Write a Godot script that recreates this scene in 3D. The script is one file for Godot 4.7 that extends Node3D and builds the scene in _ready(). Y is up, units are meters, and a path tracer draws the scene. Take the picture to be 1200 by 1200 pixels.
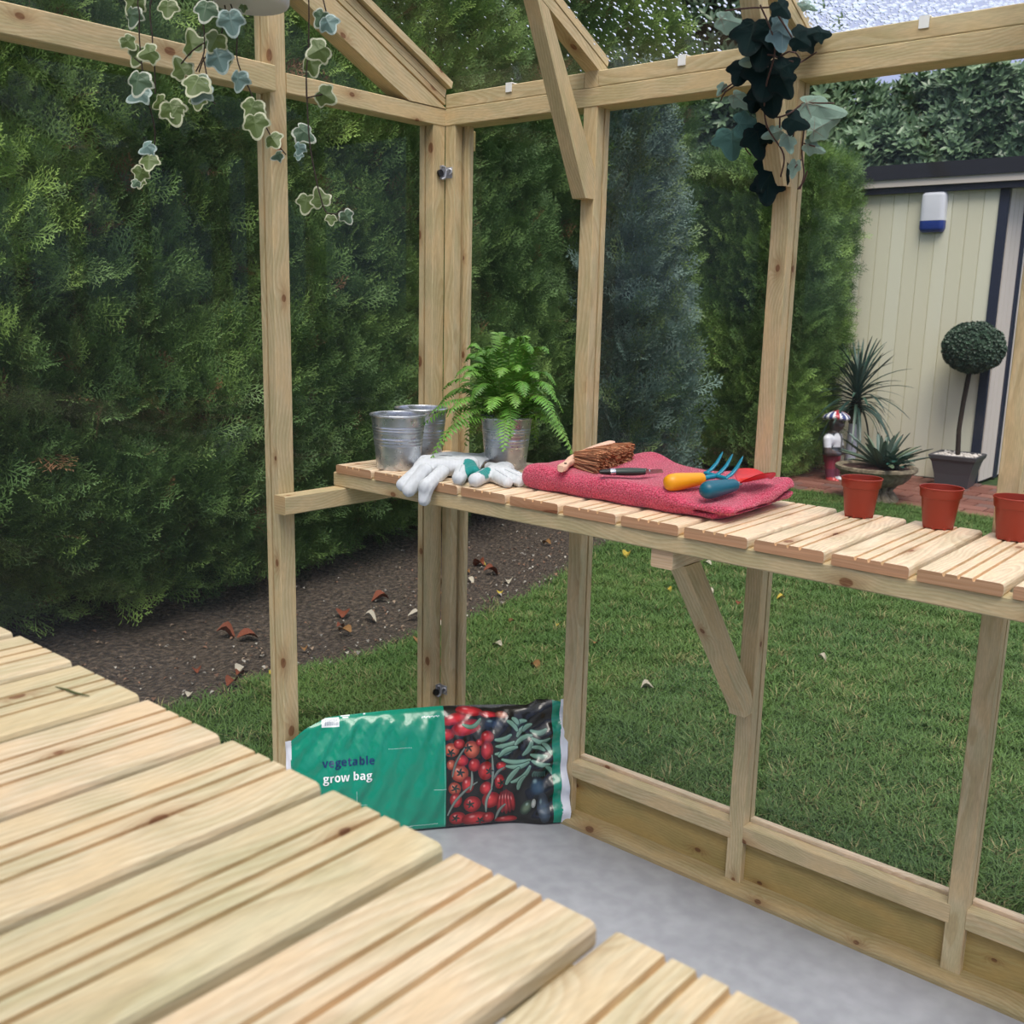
extends Node3D
# A small timber greenhouse, looked into across one potting bench at another, with a garden behind the glass.
# x runs along the long glazed wall, z points from that wall into the house, y is up; metres.

const PITCH := 0.13          # bench slat spacing
const BAY := 0.4524          # post spacing
const X1 := 0.4457           # right edge of the first post
const XE := 2.745            # far end of the house
const ZW := 2.1              # opposite long wall
const BENCH := 0.8631        # top of the slats
const GROUND := -0.06
const SLOPE := 0.485

var rng := RandomNumberGenerator.new()
var noise := FastNoiseLite.new()
var mats := {}
var wood_maps: Array[ImageTexture] = []

# ---------------------------------------------------------------- mesh building
class Build:
	var v := PackedVector3Array()
	var n := PackedVector3Array()
	var t := PackedVector2Array()
	var c := PackedColorArray()
	var tint := Color.WHITE

	func tri(a: Vector3, b: Vector3, d: Vector3, na: Vector3, nb: Vector3, nd: Vector3, ta := Vector2.ZERO, tb := Vector2.ZERO, td := Vector2.ZERO) -> void:
		if (b - a).cross(d - a).dot(na + nb + nd) > 0.0:
			v.append(a); v.append(d); v.append(b)
			n.append(na); n.append(nd); n.append(nb)
			t.append(ta); t.append(td); t.append(tb)
		else:
			v.append(a); v.append(b); v.append(d)
			n.append(na); n.append(nb); n.append(nd)
			t.append(ta); t.append(tb); t.append(td)
		for i in 3:
			c.append(tint)

	func flat(a: Vector3, b: Vector3, d: Vector3, up: Vector3, ta := Vector2.ZERO, tb := Vector2.ZERO, td := Vector2.ZERO) -> void:
		var m := (b - a).cross(d - a).normalized()
		if m.dot(up) < 0.0:
			m = -m
		tri(a, b, d, m, m, m, ta, tb, td)

	func tri_colors(ca: Color, cb: Color, cd: Color, swapped: bool) -> void:
		var k := c.size() - 3
		c[k] = ca
		c[k + 1] = cd if swapped else cb
		c[k + 2] = cb if swapped else cd

	func quad(a: Vector3, b: Vector3, d: Vector3, e: Vector3, up: Vector3, ta := Vector2.ZERO, tb := Vector2(1, 0), td := Vector2(1, 1), te := Vector2(0, 1)) -> void:
		flat(a, b, d, up, ta, tb, td)
		flat(a, d, e, up, ta, td, te)

	func box(lo: Vector3, hi: Vector3) -> void:
		var p: Array[Vector3] = []
		for i in 8:
			p.append(Vector3(hi.x if i & 1 else lo.x, hi.y if i & 2 else lo.y, hi.z if i & 4 else lo.z))
		quad(p[0], p[1], p[3], p[2], Vector3(0, 0, -1))
		quad(p[4], p[5], p[7], p[6], Vector3(0, 0, 1))
		quad(p[0], p[1], p[5], p[4], Vector3(0, -1, 0))
		quad(p[2], p[3], p[7], p[6], Vector3(0, 1, 0))
		quad(p[0], p[2], p[6], p[4], Vector3(-1, 0, 0))
		quad(p[1], p[3], p[7], p[5], Vector3(1, 0, 0))

	# a smooth sheet of points; rows of equal length; outward is judged against the sheet's own winding
	func sheet(rows: Array, closed := false, flip := false, uv_scale := Vector2.ONE) -> void:
		var h := rows.size()
		var w: int = rows[0].size()
		var nn: Array = []
		for j in h:
			var line := PackedVector3Array()
			for i in w:
				var l: Vector3 = rows[j][(i - 1 + w) % w if closed else maxi(i - 1, 0)]
				var r: Vector3 = rows[j][(i + 1) % w if closed else mini(i + 1, w - 1)]
				var u: Vector3 = rows[maxi(j - 1, 0)][i]
				var d: Vector3 = rows[mini(j + 1, h - 1)][i]
				var m := (r - l).cross(d - u)
				if m.length_squared() < 1e-18:
					m = Vector3.UP
				line.append(m.normalized() * (-1.0 if flip else 1.0))
			nn.append(line)
		for j in h - 1:
			for i in (w if closed else w - 1):
				var k := (i + 1) % w
				var ta := Vector2(i, j) / Vector2(w - (0 if closed else 1), h - 1) * uv_scale
				var td := Vector2(i + 1, j + 1) / Vector2(w - (0 if closed else 1), h - 1) * uv_scale
				tri(rows[j][i], rows[j][k], rows[j + 1][k], nn[j][i], nn[j][k], nn[j + 1][k], ta, Vector2(td.x, ta.y), td)
				tri(rows[j][i], rows[j + 1][k], rows[j + 1][i], nn[j][i], nn[j + 1][k], nn[j + 1][i], ta, td, Vector2(ta.x, td.y))

	# turned shape: (radius, height) pairs from bottom to top, corners over 40 degrees stay sharp
	func lathe(p: PackedVector2Array, seg := 32, at := Vector3.ZERO) -> void:
		var m: Array[Vector2] = []
		for k in p.size() - 1:
			var d := p[k + 1] - p[k]
			m.append(Vector2(d.y, -d.x).normalized())
		for k in p.size() - 1:
			var lo := m[k]
			var hi := m[k]
			if k > 0 and m[k].dot(m[k - 1]) > 0.76:
				lo = (m[k] + m[k - 1]).normalized()
			if k < p.size() - 2 and m[k].dot(m[k + 1]) > 0.76:
				hi = (m[k] + m[k + 1]).normalized()
			for s in seg:
				var a := TAU * s / seg
				var b := TAU * (s + 1) / seg
				var ca := Vector3(cos(a), 0, sin(a))
				var cb := Vector3(cos(b), 0, sin(b))
				var y := Vector3.UP
				var q := [at + ca * p[k].x + y * p[k].y, at + cb * p[k].x + y * p[k].y, at + cb * p[k + 1].x + y * p[k + 1].y, at + ca * p[k + 1].x + y * p[k + 1].y]
				var w := [ca * lo.x + y * lo.y, cb * lo.x + y * lo.y, cb * hi.x + y * hi.y, ca * hi.x + y * hi.y]
				var u0 := float(s) / seg
				var u1 := float(s + 1) / seg
				if p[k].x > 1e-6:
					tri(q[0], q[1], q[2], w[0], w[1], w[2], Vector2(u0, p[k].y), Vector2(u1, p[k].y), Vector2(u1, p[k + 1].y))
				if p[k + 1].x > 1e-6:
					tri(q[0], q[2], q[3], w[0], w[2], w[3], Vector2(u0, p[k].y), Vector2(u1, p[k + 1].y), Vector2(u0, p[k + 1].y))

	# a round bar along a path
	func tube(path: PackedVector3Array, radii: PackedFloat32Array, seg := 6, squash := 1.0, side := Vector3.ZERO) -> void:
		var rows: Array = []
		var last := side
		for k in path.size():
			var d := (path[mini(k + 1, path.size() - 1)] - path[maxi(k - 1, 0)]).normalized()
			var x := last - d * last.dot(d)
			if x.length() < 0.05:
				x = d.cross(Vector3.UP if absf(d.y) < 0.9 else Vector3.RIGHT)
			x = x.normalized()
			last = x
			var y := d.cross(x)
			var row := PackedVector3Array()
			for s in seg:
				var a := -TAU * s / seg
				row.append(path[k] + (x * cos(a) + y * sin(a) * squash) * radii[mini(k, radii.size() - 1)])
			rows.append(row)
		sheet(rows, true)
		for e in [0, path.size() - 1]:
			var mid := path[e]
			var out := (path[0] - path[1]) if e == 0 else (path[e] - path[e - 1])
			for s in seg:
				flat(mid, rows[e][s], rows[e][(s + 1) % seg], out)

	func mesh() -> ArrayMesh:
		var a := []
		a.resize(Mesh.ARRAY_MAX)
		a[Mesh.ARRAY_VERTEX] = v
		a[Mesh.ARRAY_NORMAL] = n
		a[Mesh.ARRAY_TEX_UV] = t
		a[Mesh.ARRAY_COLOR] = c
		var m := ArrayMesh.new()
		m.add_surface_from_arrays(Mesh.PRIMITIVE_TRIANGLES, a)
		return m


# a surface wrapped round a distance field (surface nets), with a colour for each vertex if shade is given
func nets(field: Callable, lo: Vector3, hi: Vector3, cell: float, shade = null) -> ArrayMesh:
	var nx := int(ceil((hi.x - lo.x) / cell)) + 1
	var ny := int(ceil((hi.y - lo.y) / cell)) + 1
	var nz := int(ceil((hi.z - lo.z) / cell)) + 1
	var val := PackedFloat32Array()
	val.resize(nx * ny * nz)
	var i := 0
	for z in nz:
		for y in ny:
			for x in nx:
				val[i] = field.call(lo + Vector3(x, y, z) * cell)
				i += 1
	var index := PackedInt32Array()
	index.resize(nx * ny * nz)
	index.fill(-1)
	var verts := PackedVector3Array()
	var steps := [0, 1, nx, nx + 1, nx * ny, nx * ny + 1, nx * ny + nx, nx * ny + nx + 1]
	var edges := [[0, 1], [2, 3], [4, 5], [6, 7], [0, 2], [1, 3], [4, 6], [5, 7], [0, 4], [1, 5], [2, 6], [3, 7]]
	for z in nz - 1:
		for y in ny - 1:
			for x in nx - 1:
				var b := x + nx * (y + ny * z)
				var inside := 0
				for s in 8:
					if val[b + steps[s]] < 0.0:
						inside += 1
				if inside == 0 or inside == 8:
					continue
				var sum := Vector3.ZERO
				var count := 0
				for e in edges:
					var va := val[b + steps[e[0]]]
					var vb := val[b + steps[e[1]]]
					if (va < 0.0) != (vb < 0.0):
						var f := va / (va - vb)
						var pa := Vector3(e[0] & 1, (e[0] >> 1) & 1, e[0] >> 2)
						var pb := Vector3(e[1] & 1, (e[1] >> 1) & 1, e[1] >> 2)
						sum += pa.lerp(pb, f)
						count += 1
				index[b] = verts.size()
				verts.append(lo + (Vector3(x, y, z) + sum / count) * cell)
	var norm := PackedVector3Array()
	var cols := PackedColorArray()
	var h := cell * 0.6
	for p in verts:
		var g := Vector3(field.call(p + Vector3(h, 0, 0)) - field.call(p - Vector3(h, 0, 0)), field.call(p + Vector3(0, h, 0)) - field.call(p - Vector3(0, h, 0)), field.call(p + Vector3(0, 0, h)) - field.call(p - Vector3(0, 0, h)))
		norm.append(g.normalized())
		cols.append(shade.call(p) if shade != null else Color.WHITE)
	var idx := PackedInt32Array()
	var strides := [1, nx, nx * ny]
	for z in range(1, nz - 1):
		for y in range(1, ny - 1):
			for x in range(1, nx - 1):
				var b := x + nx * (y + ny * z)
				for a in 3:
					if (val[b] < 0.0) == (val[b + strides[a]] < 0.0):
						continue
					var u: int = strides[(a + 1) % 3]
					var w: int = strides[(a + 2) % 3]
					var q := [index[b - u - w], index[b - w], index[b], index[b - u]]
					if q.min() < 0:
						continue
					if val[b] < 0.0:
						idx.append_array([q[0], q[2], q[1], q[0], q[3], q[2]])
					else:
						idx.append_array([q[0], q[1], q[2], q[0], q[2], q[3]])
	var arr := []
	arr.resize(Mesh.ARRAY_MAX)
	arr[Mesh.ARRAY_VERTEX] = verts
	arr[Mesh.ARRAY_NORMAL] = norm
	arr[Mesh.ARRAY_COLOR] = cols
	arr[Mesh.ARRAY_INDEX] = idx
	var m := ArrayMesh.new()
	m.add_surface_from_arrays(Mesh.PRIMITIVE_TRIANGLES, arr)
	return m


func capsule(p: Vector3, a: Vector3, b: Vector3, ra: float, rb: float) -> float:
	var ab := b - a
	var f := clampf((p - a).dot(ab) / maxf(ab.length_squared(), 1e-9), 0.0, 1.0)
	return p.distance_to(a + ab * f) - lerpf(ra, rb, f)


func smin(a: float, b: float, k: float) -> float:
	var h := maxf(k - absf(a - b), 0.0) / k
	return minf(a, b) - h * h * k * 0.25


func slab(p: Vector3, mid: Vector3, half: Vector3, r: float) -> float:
	var q := (p - mid).abs() - half + Vector3.ONE * r
	return q.max(Vector3.ZERO).length() + minf(maxf(q.x, maxf(q.y, q.z)), 0.0) - r


# ---------------------------------------------------------------- naming
func put(called: String, m: Mesh, mat: Material, parent: Node = null, xf := Transform3D.IDENTITY) -> MeshInstance3D:
	var o := MeshInstance3D.new()
	o.name = called if parent else numbered(called)
	o.mesh = m
	o.material_override = mat
	o.transform = xf
	(parent if parent else self).add_child(o, true)
	if parent and o.name != called:
		o.name = numbered_in(parent, called)
	return o


var used := {}

func numbered(called: String) -> String:
	used[called] = used.get(called, -1) + 1
	return called if used[called] == 0 else "%s_%03d" % [called, used[called]]


func numbered_in(parent: Node, called: String) -> String:
	var key := "%d/%s" % [parent.get_instance_id(), called]
	used[key] = used.get(key, 0) + 1
	return "%s_%03d" % [called, used[key]]


func tag(o: Node, label: String, category: String, group := "") -> Node:
	o.set_meta("label", label)
	o.set_meta("category", category)
	if group:
		o.set_meta("group", group)
	return o


func thing(called: String, label: String, category: String, at := Vector3.ZERO, group := "", turn := 0.0) -> Node3D:
	var o := Node3D.new()
	o.name = numbered(called)
	add_child(o)
	o.position = at
	o.rotation.y = turn
	tag(o, label, category, group)
	return o


func structure(called: String) -> Node3D:
	var o := Node3D.new()
	o.name = numbered(called)
	o.set_meta("kind", "structure")
	add_child(o)
	return o


func scatter(called: String, m: Mesh, mat: Material, parent: Node, where: Array[Transform3D], tints: Array[Color]) -> MultiMeshInstance3D:
	var mm := MultiMesh.new()
	mm.transform_format = MultiMesh.TRANSFORM_3D
	mm.use_colors = true
	mm.mesh = m
	mm.instance_count = where.size()
	for i in where.size():
		mm.set_instance_transform(i, where[i])
		mm.set_instance_color(i, tints[i])
	var o := MultiMeshInstance3D.new()
	o.name = called if parent else numbered(called)
	o.multimesh = mm
	o.material_override = mat
	o.set_meta("kind", "stuff")
	(parent if parent else self).add_child(o, true)
	if parent and o.name != called:
		o.name = numbered_in(parent, called)
	return o


# ---------------------------------------------------------------- materials
func plain(key: String, col: Color, rough := 0.7, metal := 0.0) -> StandardMaterial3D:
	if mats.has(key):
		return mats[key]
	var m := StandardMaterial3D.new()
	m.resource_name = key
	m.albedo_color = col
	m.roughness = rough
	m.metallic = metal
	mats[key] = m
	return m


func tinted(key: String, rough := 0.7, back := Color.BLACK) -> StandardMaterial3D:
	var m := plain(key, Color.WHITE, rough)
	m.vertex_color_use_as_albedo = true
	if back != Color.BLACK:
		m.backlight_enabled = true
		m.backlight = back
	return m


func noise_map(freq: float, a: Color, b: Color, octaves := 4, side := 512, seed_ := 1, kind := FastNoiseLite.TYPE_SIMPLEX_SMOOTH) -> NoiseTexture2D:
	var f := FastNoiseLite.new()
	f.seed = seed_
	f.noise_type = kind
	f.frequency = freq
	f.fractal_octaves = octaves
	var t := NoiseTexture2D.new()
	t.width = side
	t.height = side
	t.seamless = true
	t.noise = f
	var g := Gradient.new()
	g.set_color(0, a)
	g.set_color(1, b)
	g.set_offset(0, 0.2)
	g.set_offset(1, 0.8)
	t.color_ramp = g
	return t


# Pine: one tile is 1.28 m along the grain and 0.13 m across; growth rings cut lengthwise, bent round a few knots.
func pine_map(k: int) -> ImageTexture:
	var w := 1280
	var h := 130
	var data := PackedByteArray()
	data.resize(w * h * 3)
	var f := FastNoiseLite.new()
	f.seed = 40 + k
	f.frequency = 1.0
	f.fractal_octaves = 2
	var r := RandomNumberGenerator.new()
	r.seed = 900 + k
	var knots: Array = []
	for i in 5:
		knots.append([0.06 + 0.25 * i + r.randf_range(0.0, 0.16), r.randf_range(0.010, 0.120), r.randf_range(0.0030, 0.0098)])
	var pith := r.randf_range(-0.04, 0.17)
	var deep := r.randf_range(0.012, 0.05)
	var rings := r.randf_range(110.0, 230.0)
	var early := Color(0.835, 0.79, 0.695)
	var late := Color(0.675, 0.565, 0.43)
	var green := Color(0.74, 0.72, 0.605)
	var warm := Color(0.825, 0.725, 0.575)
	var dark := Color(0.36, 0.20, 0.125)
	var along := PackedFloat32Array()
	var along2 := PackedFloat32Array()
	var cosu := PackedFloat32Array()
	var sinu := PackedFloat32Array()
	for x in w:
		var a := TAU * x / w
		cosu.append(cos(a))
		sinu.append(sin(a))
		along.append(f.get_noise_3d(cos(a) * 0.55, sin(a) * 0.55, 3.0) * 0.03)
		along2.append(f.get_noise_3d(cos(a) * 0.5, sin(a) * 0.5, 11.0) * 0.022)
	var at := 0
	for y in h:
		var v := y * 0.001
		for x in w:
			var u := x * 0.001
			var wob := f.get_noise_3d(cosu[x] * 1.7, sinu[x] * 1.7, v * 30.0)
			var q := v - pith + along[x] + wob * 0.0022
			var d := deep + along2[x]
			var rr := sqrt(q * q + d * d * 1.6)
			var stain := 0.0
			var heart := 0.0
			for kn in knots:
				var du: float = absf(u - kn[0])
				if du > 0.64:
					du = 1.28 - du
				if du > 0.16:
					continue
				var dv: float = v - kn[1]
				var de := sqrt(du * du * 0.42 + dv * dv)
				var s: float = kn[2]
				rr += 0.020 * exp(-de * de / (s * s * 7.0)) * signf(q)
				stain = maxf(stain, exp(-du * du / (s * s * 26.0) - dv * dv / (s * s * 3.4)))
				heart = maxf(heart, 1.0 - smoothstep(s * 0.82, s * 1.08, de + wob * 0.001))
			var ph := rr * rings + wob * 0.2
			ph -= floorf(ph)
			var ring := smoothstep(0.1, 0.84, ph) * (1.0 - smoothstep(0.88, 1.0, ph))
			var fine := f.get_noise_3d(cosu[x] * 9.0, sinu[x] * 9.0, v * 900.0)
			var broad := f.get_noise_3d(cosu[x] * 1.6, sinu[x] * 1.6, 40.0 + v * 22.0)
			var cr := early
			cr = cr.lerp(late, ring * (0.36 + 0.5 * broad))
			cr = cr.lerp(green, clampf(broad * 0.95 + 0.12, 0.0, 0.55))
			cr = cr.lerp(warm, clampf(-broad * 0.9, 0.0, 0.45))
			cr = cr.lerp(late.lerp(dark, 0.25), stain * 0.6)
			cr = cr.lerp(dark.lerp(late, 0.45 + 0.3 * fine), heart)
			var g := 1.0 + fine * 0.085
			data[at] = int(clampf(cr.r * g, 0.0, 1.0) * 255.0)
			data[at + 1] = int(clampf(cr.g * g, 0.0, 1.0) * 255.0)
			data[at + 2] = int(clampf(cr.b * g, 0.0, 1.0) * 255.0)
			at += 3
	return ImageTexture.create_from_image(Image.create_from_data(w, h, false, Image.FORMAT_RGB8, data))


func pine(tone: String, col: Color, k: int) -> StandardMaterial3D:
	var key := "%s pine %d" % [tone, k]
	var m := plain(key, col, 0.72)
	m.albedo_texture = wood_maps[k % wood_maps.size()]
	m.vertex_color_use_as_albedo = true
	return m


const TONES := {
	"frame": Color(0.955, 0.92, 0.83), "bench": Color(1.10, 1.055, 1.04), "near": Color(0.95, 0.93, 0.885), "near weathered": Color(0.905, 0.898, 0.842), "near pale": Color(0.965, 0.935, 0.905), "olive": Color(0.79, 0.735, 0.53), "sill": Color(0.80, 0.765, 0.655),
}

func wood(tone: String, k := -1) -> StandardMaterial3D:
	return pine(tone, TONES[tone], rng.randi() % wood_maps.size() if k < 0 else k)


# A length of timber: profile in x, y (any winding), running along z; the ends may lie aslant (dz per unit of x and y).
func prism(p: PackedVector2Array, length: float, cut_a := Vector2.ZERO, cut_b := Vector2.ZERO, end_grain := Color(0.86, 0.78, 0.70), groove := 0.0) -> ArrayMesh:
	var b := Build.new()
	var u0 := rng.randf()
	var v0 := rng.randf()
	var mid := Vector2.ZERO
	for q in p:
		mid += q / p.size()
	var run := 0.0
	for k in p.size():
		var q := p[k]
		var s := p[(k + 1) % p.size()]
		var a := Vector3(q.x, q.y, cut_a.dot(q))
		var c := Vector3(s.x, s.y, cut_a.dot(s))
		var d := Vector3(s.x, s.y, length + cut_b.dot(s))
		var e := Vector3(q.x, q.y, length + cut_b.dot(q))
		var side := (s - q)
		var out := Vector3(side.y, -side.x, 0)
		if Vector2(out.x, out.y).dot((q + s) / 2.0 - mid) < 0.0:
			out = -out
		# the sawn grooves are tinted a darker amber-brown than the faces
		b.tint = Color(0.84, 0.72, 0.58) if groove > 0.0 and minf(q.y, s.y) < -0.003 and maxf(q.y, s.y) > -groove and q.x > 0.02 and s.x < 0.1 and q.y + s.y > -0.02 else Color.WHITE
		var va := v0 + run / 0.13
		run += side.length()
		var vb := v0 + run / 0.13
		b.quad(a, c, d, e, out, Vector2(u0 + a.z / 1.28, va), Vector2(u0 + c.z / 1.28, vb), Vector2(u0 + d.z / 1.28, vb), Vector2(u0 + e.z / 1.28, va))
	var order := Geometry2D.triangulate_polygon(p)
	b.tint = end_grain
	for k in range(0, order.size(), 3):
		for z in [0.0, length]:
			var cut := cut_a if z == 0.0 else cut_b
			var q: Array[Vector3] = []
			var tx: Array[Vector2] = []
			for j in 3:
				var w := p[order[k + j]]
				q.append(Vector3(w.x, w.y, z + cut.dot(w)))
				tx.append(Vector2(u0 + w.x * 0.22 / 1.28, v0 + w.y / 0.13))
			b.flat(q[0], q[1], q[2], Vector3(0, 0, -1 if z == 0.0 else 1), tx[0], tx[1], tx[2])
	return b.mesh()


func rect(x0: float, x1: float, y0: float, y1: float, ch := 0.002) -> PackedVector2Array:
	return PackedVector2Array([Vector2(x0 + ch, y0), Vector2(x1 - ch, y0), Vector2(x1, y0 + ch), Vector2(x1, y1 - ch), Vector2(x1 - ch, y1), Vector2(x0 + ch, y1), Vector2(x0, y1 - ch), Vector2(x0, y0 + ch)])


# the same, placed: runs from a along dir, its profile's y along up
func timber(called: String, parent: Node, a: Vector3, dir: Vector3, up: Vector3, p: PackedVector2Array, length: float, mat: Material, cut_a := Vector2.ZERO, cut_b := Vector2.ZERO) -> MeshInstance3D:
	var z := dir.normalized()
	var y := (up - z * up.dot(z)).normalized()
	return put(called, prism(p, length, cut_a, cut_b), mat, parent, Transform3D(Basis(y.cross(z), y, z), a))


# a piece sawn from a board of width x0..x1: outline in (z, y), grain along the given direction
func sawn(outline: PackedVector2Array, x0: float, x1: float, grain: Vector2) -> ArrayMesh:
	var b := Build.new()
	var g := grain.normalized()
	var u0 := rng.randf()
	var v0 := rng.randf()
	var mid := Vector2.ZERO
	for q in outline:
		mid += q / outline.size()
	var tx := func(q: Vector2, off: float) -> Vector2: return Vector2(u0 + q.dot(g) / 1.28, v0 + (q.dot(Vector2(-g.y, g.x)) + off) / 0.13)
	for k in outline.size():
		var q := outline[k]
		var s := outline[(k + 1) % outline.size()]
		var d := s - q
		var out := Vector2(d.y, -d.x)
		if out.dot((q + s) / 2.0 - mid) < 0.0:
			out = -out
		var wide := x1 - x0
		b.quad(Vector3(x0, q.y, q.x), Vector3(x1, q.y, q.x), Vector3(x1, s.y, s.x), Vector3(x0, s.y, s.x), Vector3(0, out.y, out.x), tx.call(q, 0.05), tx.call(q, 0.05 + wide), tx.call(s, 0.05 + wide), tx.call(s, 0.05))
	var order := Geometry2D.triangulate_polygon(outline)
	for k in range(0, order.size(), 3):
		for x in [x0, x1]:
			var q0 := outline[order[k]]
			var q1 := outline[order[k + 1]]
			var q2 := outline[order[k + 2]]
			b.flat(Vector3(x, q0.y, q0.x), Vector3(x, q1.y, q1.x), Vector3(x, q2.y, q2.x), Vector3(-1 if x == x0 else 1, 0, 0), tx.call(q0, 0), tx.call(q1, 0), tx.call(q2, 0))
	return b.mesh()

# ---------------------------------------------------------------- the house
const POST := 0.036

func pane(k: int, q: Array, mat: Material) -> void:
	var b := Build.new()
	var n: Vector3 = (q[1] - q[0]).cross(q[2] - q[0])
	b.quad(q[0], q[1], q[2], q[3], n)
	var o := put("window_%d" % k, b.mesh(), mat)
	o.set_meta("kind", "structure")


func post_profile(w: float) -> PackedVector2Array:
	# a post with a glazing groove down both sides; local x across, local y towards the room
	return PackedVector2Array([
		Vector2(0.0015, 0), Vector2(w - 0.0015, 0), Vector2(w, -0.0015), Vector2(w, -0.0245), Vector2(w - 0.008, -0.0248), Vector2(w - 0.008, -0.0302), Vector2(w, -0.0305), Vector2(w, -0.046),
		Vector2(0, -0.046), Vector2(0, -0.0305), Vector2(0.008, -0.0302), Vector2(0.008, -0.0248), Vector2(0, -0.0245), Vector2(0, -0.0015)])


func sill_profile() -> PackedVector2Array:
	return PackedVector2Array([Vector2(-0.022, 0), Vector2(-0.0225, 0.009), Vector2(-0.019, 0.0165), Vector2(-0.012, 0.0215), Vector2(-0.002, 0.0245), Vector2(0.02, 0.027), Vector2(0.05, 0.027), Vector2(0.05, 0)])


func build_long_wall() -> void:
	var w := structure("wall_right")
	var x := Vector3.RIGHT
	var up := Vector3.UP
	timber("sill", w, Vector3(-0.03, 0, 0), x, up, sill_profile(), XE + 0.06, wood("sill"))
	# corner: a post for this wall, tight against the gable's
	timber("corner_post", w, Vector3(0.032, 0.022, 0), up, Vector3.BACK, post_profile(0.032), 1.62, wood("frame"))
	timber("glazing_bead", w, Vector3(0.051, 0.022, -0.03), up, Vector3.BACK, rect(0, 0.0185, -0.016, 0), 1.62, wood("frame"))
	var lefts: Array[float] = [0.051]
	for k in 6:
		var r := X1 + BAY * k
		timber("post", w, Vector3(r, 0.022, 0), up, Vector3.BACK, post_profile(POST), 1.62, wood("frame"))
		lefts.append(r)
	for k in 6:
		var a: float = lefts[k] if k > 0 else 0.03
		var b := X1 + BAY * k - POST
		timber("lower_rail", w, Vector3(a - 0.0005, 0, 0.001), x, up, rect(0, 0.030, 0.118, 0.157), b - a + 0.007, wood("frame"))
		timber("lower_bead", w, Vector3(a, 0, -0.0305), x, up, rect(0, 0.0165, 0.13, 0.164, 0.0015), b - a, wood("bench"))
		timber("lower_panel", w, Vector3(a - 0.004, 0, -0.018), x, up, rect(0, 0.02, 0.024, 0.12, 0.001), b - a + 0.008, wood("olive"))
		# the upper half of the eaves plate lies between the rafters
		var pa: float = lefts[k] if k > 0 else 0.0
		timber("upper_plate", w, Vector3(pa + 0.001, 0, 0.0), x, up, PackedVector2Array([Vector2(0.001, 1.679), Vector2(0, 1.681), Vector2(0, 1.7095), Vector2(0.002, 1.711), Vector2(0.052, 1.712), Vector2(0.052, 1.679)]), b - pa - 0.002, wood("frame"))
	timber("eaves_plate", w, Vector3(-0.045, 0, 0.0015), x, up, rect(0, 0.062, 1.640, 1.678, 0.0015), XE + 0.05, wood("frame"))


func build_gable() -> void:
	var w := structure("wall_left")
	var z := Vector3.BACK
	var up := Vector3.UP
	# posts: profile x runs to -z ... the room side is +x
	for p in [[0.0, 0.040, 1.655], [0.465, 0.041, 1.84]]:
		timber("post", w, Vector3(0, 0.022, p[0]), up, Vector3.RIGHT, post_profile(p[1]), p[2], wood("frame", 1 if p[0] > 0.1 else 2))
	timber("post", w, Vector3(0, 0.022, 1.62), up, Vector3.RIGHT, post_profile(0.041), 1.80, wood("frame"))
	timber("sill", w, Vector3(0, 0, -0.03), z, up, PackedVector2Array([Vector2(0.022, 0), Vector2(0.0225, 0.009), Vector2(0.019, 0.0165), Vector2(0.012, 0.0215), Vector2(0.002, 0.0245), Vector2(-0.05, 0.027), Vector2(-0.05, 0)]), ZW + 0.06, wood("sill"))
	timber("rail", w, Vector3(0.0015, 0, 0.0), z, up, rect(-0.046, 0.0, 1.6385, 1.678), 0.465, wood("frame", 3))
	timber("rail", w, Vector3(0.0165, 0, 0.5035), z, up, rect(-0.05, 0.0, 1.634, 1.684), ZW - 0.51, wood("frame", 0))
	timber("lower_rail", w, Vector3(0.001, 0, 0.04), z, up, rect(-0.046, 0.0, 0.118, 0.157), 0.425, wood("frame"))
	timber("lower_panel", w, Vector3(-0.02, 0, 0.03), z, up, rect(-0.02, 0.0, 0.024, 0.12), 0.44, wood("olive"))
	# the sloping pieces, one set for each half of the gable
	for half in 2:
		var m := func(p: PackedVector2Array) -> PackedVector2Array:
			var o := PackedVector2Array()
			for q in p:
				o.append(q if half == 0 else Vector2(ZW - q.x, q.y))
			return o
		var r := ZW / 2.0
		var g := Vector2(1, SLOPE if half == 0 else -SLOPE)
		put("gable_rafter", sawn(m.call(PackedVector2Array([Vector2(0.0, 1.679), Vector2(0.122, 1.679), Vector2(r, 1.62 + SLOPE * r), Vector2(r, 1.684 + SLOPE * r)])), -0.045, 0.003, g), wood("frame", 4), w)
		put("gable_bead", sawn(m.call(PackedVector2Array([Vector2(0.001, 1.688), Vector2(r, 1.687 + SLOPE * r), Vector2(r, 1.700 + SLOPE * r), Vector2(0.001, 1.701)])), -0.045, 0.0, g), wood("frame", 2), w)
		put("gable_bead", sawn(m.call(PackedVector2Array([Vector2(0.001, 1.704), Vector2(r, 1.703 + SLOPE * r), Vector2(r, 1.722 + SLOPE * r), Vector2(-0.003, 1.7225)])), -0.045, -0.001, g), wood("frame", 0), w)
		put("gable_bead", sawn(m.call(PackedVector2Array([Vector2(-0.008, 1.725), Vector2(r, 1.725 + SLOPE * r), Vector2(r, 1.742 + SLOPE * r), Vector2(-0.012, 1.740)])), -0.045, 0.012, g), wood("frame", 1), w)
	# a short block on the outside of the corner
	put("outer_block", prism(rect(-0.047, 0.006, 1.594, 1.642), 0.04), wood("olive"), w, Transform3D(Basis.IDENTITY, Vector3(0, 0, -0.1)))


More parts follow.
